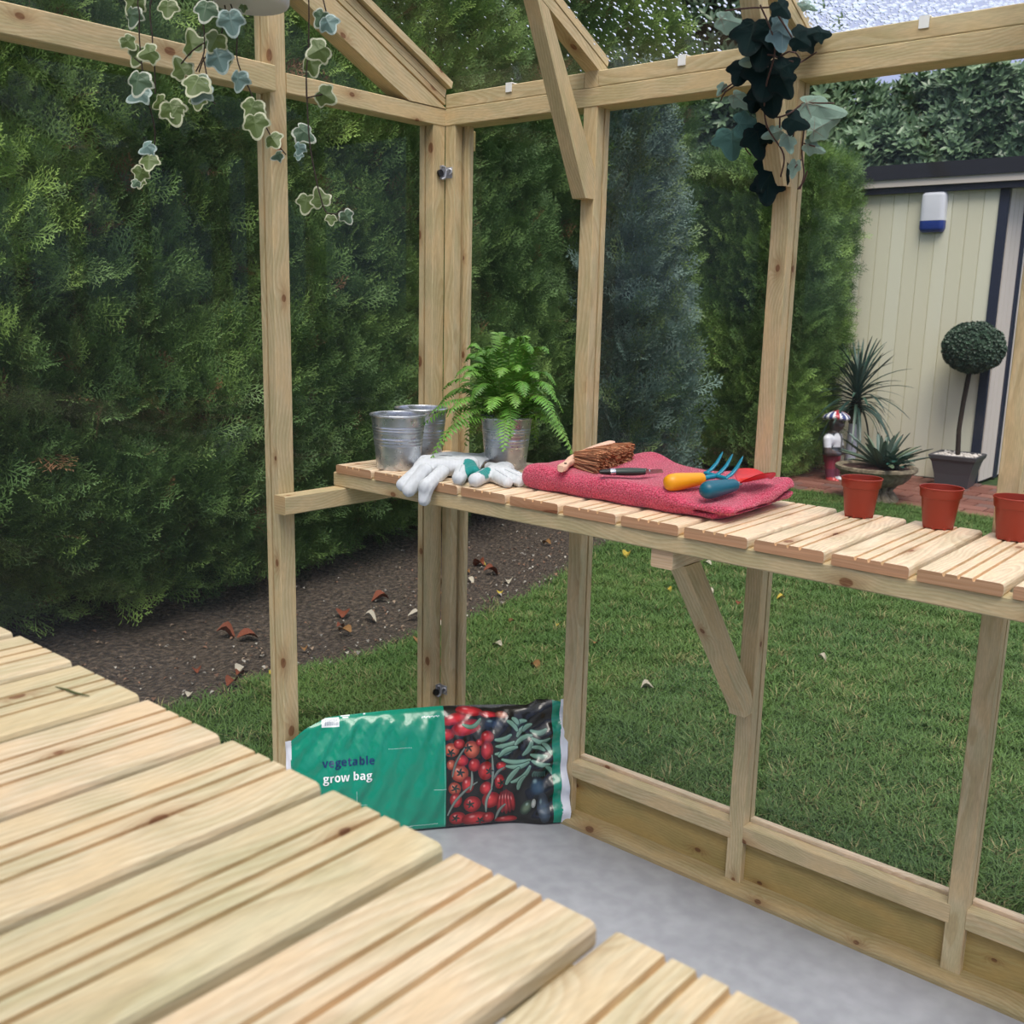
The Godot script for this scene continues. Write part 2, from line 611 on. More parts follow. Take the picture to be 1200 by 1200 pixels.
func build_roof() -> void:
	var w := structure("ceiling")
	var r := ZW / 2.0
	for side in 2:
		for k in 6:
			var x1 := X1 + BAY * k
			var o := PackedVector2Array()
			for q in [Vector2(0.0, 1.679), Vector2(0.0, 1.712), Vector2(r, 1.712 + SLOPE * r), Vector2(r, 1.735 + SLOPE * r), Vector2(-0.05, 1.711), Vector2(-0.05, 1.679)]:
				o.append(q if side == 0 else Vector2(ZW - q.x, q.y))
			var g := Vector2(1, SLOPE if side == 0 else -SLOPE)
			put("rafter", sawn(o, x1 - POST, x1, g), wood("frame"), w)
			o = PackedVector2Array()
			for q in [Vector2(-0.03, 1.7235), Vector2(r, 1.738 + SLOPE * r), Vector2(r, 1.756 + SLOPE * r), Vector2(-0.035, 1.739)]:
				o.append(q if side == 0 else Vector2(ZW - q.x, q.y))
			put("rafter_bead", sawn(o, x1 - POST - 0.0, x1 + 0.001, g), wood("frame"), w)
	timber("ridge", w, Vector3(-0.045, 0, r), Vector3.RIGHT, Vector3.UP, rect(-0.02, 0.02, 1.70 + SLOPE * r, 1.79 + SLOPE * r), XE + 0.05, wood("frame"))
	# braces from the posts up to the rafters
	for k in 4:
		var x1 := X1 + BAY * k
		var z0 := 0.212
		var z1 := 0.170
		put("brace", sawn(PackedVector2Array([Vector2(0.0, 1.462), Vector2(0.0, 1.452), Vector2(0.030, 1.452), Vector2(z0, 1.712 + SLOPE * z0), Vector2(z1, 1.712 + SLOPE * z1 - 0.001), Vector2(0.0, 1.512)]), x1 - POST + 0.0008, x1 - 0.0008, Vector2(0.45, 0.9)), wood("frame"), w)
	var clip := plain("clip white plastic", Color(0.93, 0.93, 0.92), 0.4)
	for cx in [0.199, 0.648, 1.116, 1.57]:
		var b := Build.new()
		b.box(Vector3(-0.0085, -0.016, 0.0), Vector3(0.0085, 0.004, 0.0022))
		b.box(Vector3(-0.0085, 0.002, -0.03), Vector3(0.0085, 0.0042, 0.0))
		put("glazing_clip", b.mesh(), clip, w, Transform3D(Basis(Vector3.BACK, 0.0), Vector3(cx, 1.711, 0.0008)))


func build_far_side() -> void:
	# the long wall behind the near bench, out of the picture but for what it holds up
	var w := structure("wall_front")
	var up := Vector3.UP
	timber("sill", w, Vector3(0, 0, ZW), Vector3.RIGHT, up, rect(-0.05, 0.02, 0, 0.026), XE, wood("sill"))
	timber("eaves_plate", w, Vector3(0, 0, ZW), Vector3.RIGHT, up, rect(-0.06, 0.0, 1.640, 1.711), XE, wood("frame"))
	for k in 6:
		timber("post", w, Vector3(X1 + BAY * k, 0.024, ZW), up, Vector3.BACK, rect(0, POST, 0, 0.046), 1.617, wood("frame"))
		timber("lower_rail", w, Vector3(X1 + BAY * (k - 1) + (0.0 if k > 0 else 0.03), 0, ZW), Vector3.RIGHT, up, rect(-0.04, 0.0, 0.118, 0.157), BAY - POST - (0.0 if k > 0 else 0.03), wood("frame"))


func build_glass() -> void:
	var glass := plain("window glass", Color(0.80, 0.86, 0.87, 0.014), 0.04)
	glass.transparency = BaseMaterial3D.TRANSPARENCY_ALPHA
	glass.metallic_specular = 0.28
	var n := 1
	var lefts: Array[float] = [0.03]
	for k in 6:
		lefts.append(X1 + BAY * k)
	for k in 6:
		var a := lefts[k] - 0.003
		var b := X1 + BAY * k - POST + 0.003
		pane(n, [Vector3(a, 0.15, -0.047), Vector3(b, 0.15, -0.047), Vector3(b, 1.645, -0.047), Vector3(a, 1.645, -0.047)], glass)
		n += 1
		var ra := a if k > 0 else -0.02
		var r := ZW / 2.0
		var y := func(z: float) -> float: return 1.7365 + SLOPE * z
		pane(n, [Vector3(ra, y.call(-0.055), -0.055), Vector3(b, y.call(-0.055), -0.055), Vector3(b, y.call(r), r), Vector3(ra, y.call(r), r)], glass)
		n += 1
	var spans := [[0.037, 0.468], [0.503, 1.623], [1.658, ZW]]
	for s in spans:
		pane(n, [Vector3(-0.047, 0.15, s[0]), Vector3(-0.047, 0.15, s[1]), Vector3(-0.047, 1.65, s[1]), Vector3(-0.047, 1.65, s[0])], glass)
		n += 1
		var hi := func(z: float) -> float: return 1.65 + SLOPE * (z if z < ZW / 2.0 else ZW - z)
		if s[0] < 0.5:
			pane(n, [Vector3(-0.04, 1.66, s[0]), Vector3(-0.04, 1.66, s[1]), Vector3(-0.04, hi.call(s[1]), s[1]), Vector3(-0.04, hi.call(s[0]), s[0])], glass)
			n += 1
		elif s[0] < 1.0:
			pane(n, [Vector3(-0.04, 1.66, s[0]), Vector3(-0.04, 1.66, 1.05), Vector3(-0.04, hi.call(1.05), 1.05), Vector3(-0.04, hi.call(s[0]), s[0])], glass)
			n += 1
			pane(n, [Vector3(-0.04, 1.66, 1.05), Vector3(-0.04, 1.66, s[1]), Vector3(-0.04, hi.call(s[1]), s[1]), Vector3(-0.04, hi.call(1.05), 1.05)], glass)
			n += 1
	# rain on the roof panes: beads of water, thickest on the third and fourth panes from the corner
	var drop := Build.new()
	var rows: Array = []
	for j in 4:
		var row := PackedVector3Array()
		for i in 7:
			var a := -TAU * i / 7
			var e := PI / 2 * j / 3.0
			row.append(Vector3(cos(a) * cos(e), sin(e) * 0.55, sin(a) * cos(e)))
		rows.append(row)
	drop.sheet(rows, true, true)
	var water := plain("rain water", Color(0.97, 0.99, 1.0, 0.0), 0.02)
	water.refraction_enabled = true
	water.refraction_scale = 0.033
	water.transparency = BaseMaterial3D.TRANSPARENCY_ALPHA
	var where: Array[Transform3D] = []
	var tints: Array[Color] = []
	var tilt := Basis(Vector3.RIGHT, atan(-SLOPE))
	for bay in 4:
		var count: int = [150, 900, 12500, 12500][bay]
		for i in count:
			var a := lefts[bay] + 0.005
			var x := rng.randf_range(a, lefts[bay + 1] - POST - 0.002)
			var z := rng.randf_range(-0.04, 0.55)
			var s := rng.randf_range(0.0014, 0.0042) * (1.0 if rng.randf() < 0.9 else 1.4)
			where.append(Transform3D(tilt.scaled(Vector3(s, s, s)), Vector3(x, 1.7368 + SLOPE * z, z)))
			tints.append(Color.WHITE)
	scatter("raindrops", drop.mesh(), water, null, where, tints)


func slat_profile() -> PackedVector2Array:
	# a slat end, 118 mm by 19 mm, three grooves nearer its left edge; local x from 0, top at y = 0
	var p := PackedVector2Array([Vector2(0.0, -0.0165), Vector2(0.0, -0.004), Vector2(0.0012, -0.0012), Vector2(0.004, 0.0)])
	for g in [0.037, 0.0575, 0.078]:
		for q in [[-0.0026, 0.0], [-0.0013, -0.0044], [0.0013, -0.0044], [0.0026, 0.0]]:
			p.append(Vector2(g + q[0], q[1]))
	for q in [Vector2(0.113, 0.0), Vector2(0.1165, -0.0014), Vector2(0.118, -0.005), Vector2(0.118, -0.0145), Vector2(0.116, -0.0186), Vector2(0.002, -0.0186)]:
		p.append(q)
	return p


func build_bench(label: String, z0: float, z1: float, front: float, k0: int, k1: int, x0: float, tone: String) -> Node3D:
	# slats run in z from z0 to z1; front is the z of the rail's outer face
	var o := thing("potting_bench", label, "bench")
	var x := Vector3.RIGHT
	var up := Vector3.UP
	var facing := 1.0 if front > z0 + 0.2 else -1.0
	var left := x0 + PITCH * k0
	for k in range(k0, k1 + 1):
		var jig := rng.randf_range(-0.0012, 0.0012)
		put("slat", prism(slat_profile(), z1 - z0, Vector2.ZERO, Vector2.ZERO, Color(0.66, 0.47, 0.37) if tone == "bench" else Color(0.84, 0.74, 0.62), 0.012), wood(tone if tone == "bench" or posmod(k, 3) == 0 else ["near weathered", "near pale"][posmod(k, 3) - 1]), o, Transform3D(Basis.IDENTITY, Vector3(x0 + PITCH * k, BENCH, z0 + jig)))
	var deep := 0.034
	var length := XE - 0.05 - left
	var zf := front if facing > 0 else front + deep
	timber("front_rail", o, Vector3(left - 0.012, 0, zf), x, up, rect(0, deep, 0.8128, 0.8444), length, wood("frame", 0))
	var zb := z0 + 0.04 if facing > 0 else z1 - 0.006
	timber("back_rail", o, Vector3(left - 0.012, 0, zb), x, up, rect(0, deep, 0.8128, 0.8444), length, wood("frame"))
	return o


func build_benches() -> void:
	var b := build_bench("grooved pine potting bench along the long glazed wall, carrying the buckets, towel and pots", 0.004, 0.3585, 0.3545, -5, 15, 0.6634, "bench")
	timber("bearer", b, Vector3(0.002, 0, 0.004), Vector3.BACK, Vector3.UP, rect(0.0, 0.039, 0.772, 0.8122), 0.517, wood("frame", 3))
	for k: int in [1, 3, 5]:
		var r := X1 + BAY * k
		timber("bearer", b, Vector3(r - 0.045, 0, 0.001), Vector3.BACK, Vector3.UP, rect(0.0, 0.044, 0.7795, 0.8122), 0.346, wood("bench", 2))
		put("brace", sawn(PackedVector2Array([Vector2(0.0005, 0.44), Vector2(0.0005, 0.411), Vector2(0.032, 0.411), Vector2(0.036, 0.425), Vector2(0.304, 0.7785), Vector2(0.250, 0.7785), Vector2(0.010, 0.462)]), r - 0.036, r - 0.001, Vector2(0.6, 0.8)), wood("frame", 4), b)
	var n := build_bench("grooved pine potting bench nearest the camera, its bare slats seen from above", 1.377, 2.092, 1.396, -3, 14, 0.7087, "near")
	for k: int in [0, 2, 4]:
		var r := X1 + BAY * k
		timber("bearer", n, Vector3(r - 0.040, 0, 1.42), Vector3.BACK, Vector3.UP, rect(0.0, 0.044, 0.7795, 0.8122), 0.679, wood("frame"))
		put("brace", sawn(PackedVector2Array([Vector2(2.0995, 0.40), Vector2(2.0995, 0.44), Vector2(1.70, 0.7785), Vector2(1.64, 0.7785)]), r - 0.036, r - 0.001, Vector2(0.6, -0.8)), wood("frame"), n)


func build_latches() -> void:
	var steel := plain("zinc fitting", Color(0.74, 0.75, 0.78), 0.35, 0.6)
	var black := plain("black plastic", Color(0.03, 0.03, 0.03), 0.35)
	for y in [1.533, 0.222]:
		var o := thing("window_catch", "zinc catch near the %s of the corner post" % ("top" if y > 1.0 else "foot"), "catch", Vector3(0.003, y, 0.008), "catches on the corner post")
		var b := Build.new()
		b.box(Vector3(-0.002, -0.016, -0.007), Vector3(0.0005, 0.016, 0.011))
		b.box(Vector3(0.0, -0.012, -0.009), Vector3(0.022, 0.013, -0.0072))
		put("plate", b.mesh(), steel, o)
		b = Build.new()
		b.tube(PackedVector3Array([Vector3(0.0, -0.003, 0.014), Vector3(0.006, -0.002, 0.014)]), PackedFloat32Array([0.0085]), 14)
		put("knob", b.mesh(), black, o)
		b = Build.new()
		b.tube(PackedVector3Array([Vector3(0.004, 0.014, 0.010), Vector3(0.008, 0.012, 0.003), Vector3(0.009, 0.0, 0.001), Vector3(0.0085, -0.012, 0.003), Vector3(0.004, -0.016, 0.009)]), PackedFloat32Array([0.003]), 8)
		b.tube(PackedVector3Array([Vector3(0.009, 0.002, 0.0), Vector3(0.014, 0.008, -0.003), Vector3(0.020, 0.007, -0.005), Vector3(0.022, 0.0, -0.005), Vector3(0.017, -0.004, -0.004)]), PackedFloat32Array([0.0026]), 8)
		put("hook", b.mesh(), steel, o)
		b = Build.new()
		for s in [Vector3(0.0014, 0.012, 0.006), Vector3(0.0014, -0.012, 0.0), Vector3(0.018, 0.009, -0.0055)]:
			var rows: Array = []
			for j in 3:
				var row := PackedVector3Array()
				for i in 8:
					var a := TAU * i / 8
					row.append(s + Vector3(sin(j * PI / 4) * 0.001, cos(a) * cos(j * PI / 4) * 0.0022, sin(a) * cos(j * PI / 4) * 0.0022))
				rows.append(row)
			b.sheet(rows, true)
		put("rivet", b.mesh(), steel, o)

# ---------------------------------------------------------------- the garden
func soil_edge(z: float) -> float:
	# where the lawn meets the bed under the hedge
	var p := [Vector2(-3.0, -1.05), Vector2(-0.4, -0.92), Vector2(0.11, -0.90), Vector2(0.4, -0.85), Vector2(1.1, -0.87), Vector2(1.78, -1.0), Vector2(2.7, -1.30), Vector2(3.8, -1.52), Vector2(5.2, -1.6), Vector2(9.0, -1.7)]
	var q := -z
	for k in p.size() - 1:
		if q <= p[k + 1].x:
			return lerpf(p[k].y, p[k + 1].y, clampf((q - p[k].x) / (p[k + 1].x - p[k].x), 0, 1)) + noise.get_noise_1d(z * 60.0) * 0.07
	return -1.7


func hedge_face(z: float) -> float:
	var p := [Vector2(-3.2, -1.62), Vector2(-0.1, -1.60), Vector2(0.65, -1.62), Vector2(1.6, -1.80), Vector2(3.0, -2.05), Vector2(4.8, -2.4), Vector2(9.0, -2.6)]
	var q := -z
	for k in p.size() - 1:
		if q <= p[k + 1].x:
			return lerpf(p[k].y, p[k + 1].y, clampf((q - p[k].x) / (p[k + 1].x - p[k].x), 0, 1))
	return -2.6


func build_ground() -> void:
	var b := Build.new()
	b.quad(Vector3(-14, GROUND, -20), Vector3(14, GROUND, -20), Vector3(14, GROUND, 14), Vector3(-14, GROUND, 14), Vector3.UP, Vector2(0, 0), Vector2(28, 0), Vector2(28, 34), Vector2(0, 34))
	var turf := plain("turf", Color.WHITE, 0.95)
	turf.albedo_texture = noise_map(0.02, Color(0.12, 0.20, 0.06), Color(0.22, 0.31, 0.10), 4, 512, 3)
	put("lawn", b.mesh(), turf).set_meta("kind", "structure")
	# bare earth, lumpy, between the lawn and the hedge
	b = Build.new()
	var rows: Array = []
	var nz := 150
	for j in nz + 1:
		var z := lerpf(3.0, -7.5, float(j) / nz)
		var row := PackedVector3Array()
		var e := soil_edge(z)
		for i in 26:
			var f := pow(i / 25.0, 2.0)
			var x := lerpf(e, -3.6, f)
			var lump := absf(noise.get_noise_2d(x * 900.0, z * 900.0)) * 0.03 + noise.get_noise_2d(x * 250.0, z * 250.0) * 0.02
			row.append(Vector3(x, GROUND - 0.012 + smoothstep(0.0, 0.03, f) * (0.03 + lump) , z))
		rows.append(row)
	b.sheet(rows, false, true, Vector2(3, 12))
	var soil := plain("damp soil", Color.WHITE, 0.95)
	soil.albedo_texture = noise_map(0.05, Color(0.20, 0.165, 0.135), Color(0.42, 0.365, 0.31), 5, 512, 9)
	soil.normal_enabled = true
	var bump := noise_map(0.06, Color.BLACK, Color.WHITE, 5, 512, 8)
	bump.as_normal_map = true
	bump.bump_strength = 14.0
	soil.normal_texture = bump
	put("soil_bed", b.mesh(), soil).set_meta("kind", "structure")
	# concrete floor of the house
	b = Build.new()
	b.box(Vector3(-0.05, GROUND - 0.05, -0.05), Vector3(XE, 0.0, ZW + 0.05))
	var conc := plain("smooth concrete", Color.WHITE, 0.55)
	conc.albedo_texture = noise_map(0.006, Color(0.605, 0.615, 0.64), Color(0.66, 0.67, 0.695), 6, 512, 21)
	conc.uv1_triplanar = true
	conc.uv1_scale = Vector3.ONE * 0.6
	conc.detail_enabled = true
	conc.detail_blend_mode = BaseMaterial3D.BLEND_MODE_MUL
	conc.detail_uv_layer = BaseMaterial3D.DETAIL_UV_1
	conc.detail_albedo = noise_map(0.12, Color(0.93, 0.93, 0.935), Color(1, 1, 1), 3, 256, 22)
	put("floor", b.mesh(), conc).set_meta("kind", "structure")


func build_grass() -> void:
	# one tuft of a dozen blades, sown over the lawn in view
	var tuft := Build.new()
	for i in 12:
		var a := rng.randf() * TAU
		var at := Vector3(rng.randf_range(-1, 1), 0, rng.randf_range(-1, 1)) * 0.017
		var h := rng.randf_range(0.022, 0.05)
		var lean := Vector3(cos(a), 0, sin(a)) * h * rng.randf_range(0.35, 1.2)
		var side := Vector3(-sin(a), 0, cos(a)) * rng.randf_range(0.0012, 0.0019)
		var mid := at + lean * 0.35 + Vector3.UP * h * 0.62
		var tip := at + lean + Vector3.UP * h * 0.86
		var g := rng.randf_range(0.8, 1.2)
		tuft.tint = Color(g, g, g * 0.9)
		tuft.quad(at - side, at + side, mid + side * 0.8, mid - side * 0.8, lean + Vector3.UP)
		tuft.flat(mid - side * 0.8, mid + side * 0.8, tip, lean + Vector3.UP)
	var where: Array[Transform3D] = []
	var tints: Array[Color] = []
	var tries := 0
	while where.size() < 60000 and tries < 200000:
		tries += 1
		var d := pow(rng.randf(), 1.7)
		var z := -0.06 - d * 6.2
		var x := rng.randf_range(-2.0, 2.2)
		if z > -0.4 and rng.randf() < 0.2:
			z = rng.randf_range(-0.06, 1.2)
			x = rng.randf_range(-1.1, -0.06)
		if x < soil_edge(z) + rng.randf_range(-0.10, 0.05) or (x > -0.07 and z > -0.06):
			continue
		if x > -1.75 and z < -5.05 - 0.12 * noise.get_noise_1d(x * 80.0):
			continue
		if x > 1.3 + absf(z) * 0.1 - 0.0:
			continue
		var s := rng.randf_range(0.75, 1.25)
		where.append(Transform3D(Basis(Vector3.UP, rng.randf() * TAU).scaled(Vector3(s, s * rng.randf_range(0.6, 1.2), s)), Vector3(x, GROUND, z)))
		var t := 0.5 + 0.5 * noise.get_noise_2d(x * 130.0, z * 130.0) + rng.randf_range(-0.2, 0.2)
		var c := Color(0.050, 0.130, 0.022).lerp(Color(0.115, 0.205, 0.038), clampf(t, 0.0, 1.0))
		if rng.randf() < 0.07:
			c = Color(0.30, 0.27, 0.12)
		tints.append(c)
	scatter("grass", tuft.mesh(), tinted("grass blade", 0.6, Color(0.35, 0.35, 0.35)), null, where, tints)


# A flat conifer spray, one unit long: a stem with side shoots, each carrying shorter ones.
func spray_mesh(seed_: int, shoots: int, spread: float, tip: Color) -> ArrayMesh:
	var r := RandomNumberGenerator.new()
	r.seed = seed_
	var b := Build.new()
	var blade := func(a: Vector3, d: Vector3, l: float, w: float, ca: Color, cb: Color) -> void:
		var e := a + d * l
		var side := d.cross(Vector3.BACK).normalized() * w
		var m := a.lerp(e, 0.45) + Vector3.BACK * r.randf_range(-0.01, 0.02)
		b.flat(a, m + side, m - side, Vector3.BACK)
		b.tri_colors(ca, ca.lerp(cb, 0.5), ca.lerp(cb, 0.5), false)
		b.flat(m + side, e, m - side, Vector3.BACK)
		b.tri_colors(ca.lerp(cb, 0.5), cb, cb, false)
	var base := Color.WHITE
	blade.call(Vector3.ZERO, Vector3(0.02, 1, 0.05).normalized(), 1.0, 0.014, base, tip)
	for k in shoots:
		var f := (k + 0.7) / (shoots + 0.6)
		var s := 1.0 if k % 2 == 0 else -1.0
		var l := (0.52 - 0.40 * absf(f - 0.3) - 0.22 * maxf(f - 0.6, 0.0)) * r.randf_range(0.75, 1.15)
		var a := Vector3(0.02 * f, f, 0.05 * f)
		var d := Vector3(s * spread, 1.0, r.randf_range(-0.25, 0.25)).normalized()
		blade.call(a, d, l, 0.015, base, tip)
		var n := 5
		for j in n:
			var g := (j + 0.6) / n
			var s2 := 1.0 if j % 2 == 0 else -1.0
			var d2 := (d.rotated(Vector3.BACK, s2 * r.randf_range(0.5, 0.8)) + Vector3.BACK * r.randf_range(-0.3, 0.3)).normalized()
			blade.call(a + d * l * g, d2, l * (0.5 - 0.26 * g) * r.randf_range(0.8, 1.2), 0.0135, base, tip)
	return b.mesh()


func leafy(normal: Vector3, up_share: float, roll: float) -> Basis:
	# turns a spray's own +y along a direction between the face's normal and up, its flat side at random
	var d := (normal * (1.0 - up_share) + Vector3.UP * up_share + Vector3(rng.randf_range(-1, 1), rng.randf_range(-1, 1), rng.randf_range(-1, 1)) * 0.45).normalized()
	var x := d.cross(Vector3(rng.randf_range(-1, 1), rng.randf_range(-1, 1), rng.randf_range(-1, 1))).normalized()
	x = x.slerp(d.cross(normal).normalized() if d.cross(normal).length() > 0.1 else x, roll) if roll > 0.0 else x
	x = (x - d * x.dot(d)).normalized()
	return Basis(x, d, x.cross(d))


func build_hedges() -> void:
	var leaf := tinted("conifer foliage", 0.62, Color(0.22, 0.22, 0.22))
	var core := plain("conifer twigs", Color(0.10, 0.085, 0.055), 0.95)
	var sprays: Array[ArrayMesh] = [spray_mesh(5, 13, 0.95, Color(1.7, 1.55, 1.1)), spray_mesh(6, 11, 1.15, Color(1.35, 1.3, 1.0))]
	# 1: the tall loose hedge along the bed
	var h := thing("conifer_hedge", "tall loose dark green conifer hedge growing along the soil bed on the gable side", "hedge", Vector3(-1.9, GROUND, -2.0))
	var off := h.position
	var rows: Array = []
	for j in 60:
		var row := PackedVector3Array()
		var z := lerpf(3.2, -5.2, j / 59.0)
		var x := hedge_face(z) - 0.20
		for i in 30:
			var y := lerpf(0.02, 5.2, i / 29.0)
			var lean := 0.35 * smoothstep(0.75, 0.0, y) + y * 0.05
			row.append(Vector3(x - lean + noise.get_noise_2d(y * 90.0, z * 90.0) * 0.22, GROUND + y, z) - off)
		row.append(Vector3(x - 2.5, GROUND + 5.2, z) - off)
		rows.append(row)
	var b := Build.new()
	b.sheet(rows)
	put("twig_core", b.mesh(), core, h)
	for part in 2:
		var where: Array[Transform3D] = []
		var tints: Array[Color] = []
		for i in 34000:
			var z := lerpf(2.4, -5.15, pow(rng.randf(), 0.9))
			var y := 0.10 + 4.7 * pow(rng.randf(), 1.15)
			if rng.randf() < 0.4:
				y = rng.randf_range(0.12, 2.2)
			var bulge := noise.get_noise_2d(y * 90.0, z * 90.0) * 0.22
			var deep := pow(rng.randf(), 1.6)
			var lean := 0.30 * smoothstep(0.6, 0.0, y) + y * 0.05
			var x := hedge_face(z) - lean + bulge - 0.22 * deep + 0.04
			var s := rng.randf_range(0.085, 0.175) * (1.0 + 0.25 * absf(z) / 7.0)
			var nrm := Vector3(1.0, 0.05, noise.get_noise_2d(z * 90.0, y * 90.0) * 0.9).normalized()
			where.append(Transform3D(leafy(nrm, rng.randf_range(0.1, 0.75), 0.0).scaled(Vector3(s, s, s)), Vector3(x, GROUND + y, z) - off))
			var t := clampf(0.5 + 0.8 * noise.get_noise_3d(x * 60.0, y * 60.0, z * 60.0) + rng.randf_range(-0.35, 0.35), 0.0, 1.0)
			var c := Color(0.085, 0.165, 0.046).lerp(Color(0.285, 0.435, 0.095), t * t)
			if rng.randf() < 0.012:
				c = Color(0.20, 0.10, 0.045)
			tints.append(c)
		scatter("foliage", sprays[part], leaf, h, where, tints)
	# 2: a blue-grey conifer standing proud of it
	h = thing("blue_conifer", "blue-grey feathery conifer bush between the tall hedge and the clipped hedge", "conifer", Vector3(-2.10, GROUND, -3.75))
	var w2: Array[Transform3D] = []
	var t2: Array[Color] = []
	for i in 6500:
		var a := rng.randf() * TAU
		var y := rng.randf() * 2.5
		var rad := (0.36 * sqrt(maxf(0.0, 1.0 - pow(y / 2.55, 1.5))) + 0.03) * (0.85 + 1.0 * noise.get_noise_3d(cos(a) * 110.0, y * 75.0, sin(a) * 110.0))
		rad *= 1.0 - 0.25 * pow(rng.randf(), 2.0)
		var nrm := Vector3(cos(a), 0.1, sin(a))
		var s := rng.randf_range(0.11, 0.26)
		w2.append(Transform3D(leafy(nrm, rng.randf_range(0.25, 0.75), 0.0).scaled(Vector3(s, s, s)), Vector3(cos(a) * rad, 0.12 + y, sin(a) * rad)))
		var g := rng.randf_range(0.7, 1.25)
		t2.append((Color(0.125, 0.195, 0.158) if rng.randf() < 0.78 else Color(0.13, 0.20, 0.07)) * g)
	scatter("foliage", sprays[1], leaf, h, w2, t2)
	b = Build.new()
	b.lathe(PackedVector2Array([Vector2(0.05, 0), Vector2(0.05, 0.15), Vector2(0.24, 0.3), Vector2(0.25, 1.3), Vector2(0.14, 1.9), Vector2(0.0, 2.35)]), 14)
	put("twig_core", b.mesh(), core, h)
	# 3: the clipped hedge that ends beside the shed
	h = thing("clipped_hedge", "clipped bright green conifer hedge ending squarely beside the cream shed", "hedge", Vector3(-2.42, GROUND, -5.72))
	var small := spray_mesh(9, 9, 1.0, Color(1.6, 1.5, 1.05))
	w2 = []
	t2 = []
	var lo := Vector3(-1.0, 0.06, -0.45)
	var hi := Vector3(0.90, 2.40, 0.30)
	for i in 17000:
		var p := Vector3.ZERO
		var nrm := Vector3.ZERO
		var pick := rng.randf()
		var y := rng.randf_range(lo.y, hi.y)
		if pick < 0.68:
			p = Vector3(rng.randf_range(lo.x, hi.x), y, hi.z)
			nrm = Vector3(0, 0.1, 1)
		elif pick < 0.88:
			p = Vector3(hi.x, y, rng.randf_range(lo.z, hi.z))
			nrm = Vector3(1, 0.1, 0)
		else:
			p = Vector3(rng.randf_range(lo.x, hi.x), hi.y, rng.randf_range(lo.z, hi.z))
			nrm = Vector3.UP
		p -= nrm * (0.05 + 0.14 * pow(rng.randf(), 2.0) + 0.07 * noise.get_noise_3d(p.x * 170.0, p.y * 170.0, p.z * 170.0))
		p.x -= 0.10 * smoothstep(1.2, 0.0, p.y)
		var s := rng.randf_range(0.09, 0.19)
		w2.append(Transform3D(leafy(nrm, rng.randf_range(0.2, 0.6), 0.0).scaled(Vector3(s, s, s)), p))
		var t := clampf(0.5 + 0.9 * noise.get_noise_3d(p.x * 120.0, p.y * 120.0, p.z * 120.0) + rng.randf_range(-0.3, 0.3), 0.0, 1.0)
		t2.append(Color(0.08, 0.16, 0.04).lerp(Color(0.32, 0.50, 0.105), t * t))
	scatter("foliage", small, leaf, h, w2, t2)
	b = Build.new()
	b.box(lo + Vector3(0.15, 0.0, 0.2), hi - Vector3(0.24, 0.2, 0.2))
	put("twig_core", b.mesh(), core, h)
	# 4: laurels rising behind the shed
	h = thing("laurel_hedge", "tall glossy broad-leaved laurel hedge rising behind the shed roof", "hedge", Vector3(-0.5, GROUND, -9.6))
	var l := Build.new()
	for k in 6:
		var a := TAU * k / 6.0 + rng.randf_range(-0.3, 0.3)
		var d := Vector3(cos(a), rng.randf_range(0.2, 0.9), sin(a)).normalized()
		var side := d.cross(Vector3.UP).normalized() * 0.17
		var dip := d.cross(side).normalized() * 0.03
		for s in [-1.0, 1.0]:
			l.flat(Vector3.ZERO, d * 0.3 + side * s - dip, d * 0.55 , Vector3.UP)
			l.flat(d * 0.3 + side * s - dip, d * 0.72 + side * s * 0.75 - dip, d * 0.55, Vector3.UP)
			l.flat(d * 0.72 + side * s * 0.75 - dip, d, d * 0.55, Vector3.UP)
	w2 = []
	t2 = []
	for i in 19000:
		var x := rng.randf_range(-5.2, 3.2)
		var y := rng.randf_range(1.2, 4.0 if rng.randf() < 0.7 else 6.5)
		var bump := noise.get_noise_2d(x * 60.0, y * 60.0)
		var top := 3.85 + 2.6 * smoothstep(-2.5, -4.2, x) + 0.35 * noise.get_noise_1d(x * 60.0)
		if y > top:
			continue
		var p := Vector3(x, y, bump * 0.45 - rng.randf() * 0.3 - smoothstep(top - 0.7, top, y) * 0.5)
		var s := rng.randf_range(0.10, 0.17)
		w2.append(Transform3D(leafy(Vector3(0, 0.2, 1).normalized(), rng.randf_range(0.2, 0.7), 0.0).scaled(Vector3(s, s, s)), p))
		var t := clampf(0.5 + 0.9 * bump + rng.randf_range(-0.35, 0.35), 0, 1)
		t2.append(Color(0.07, 0.13, 0.065).lerp(Color(0.20, 0.30, 0.16), t))
	scatter("foliage", l.mesh(), tinted("laurel leaf", 0.35, Color(0.2, 0.2, 0.2)), h, w2, t2)
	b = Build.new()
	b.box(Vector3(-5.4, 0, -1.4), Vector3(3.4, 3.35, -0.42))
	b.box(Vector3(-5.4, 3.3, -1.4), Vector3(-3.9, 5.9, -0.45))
	put("twig_core", b.mesh(), core, h)


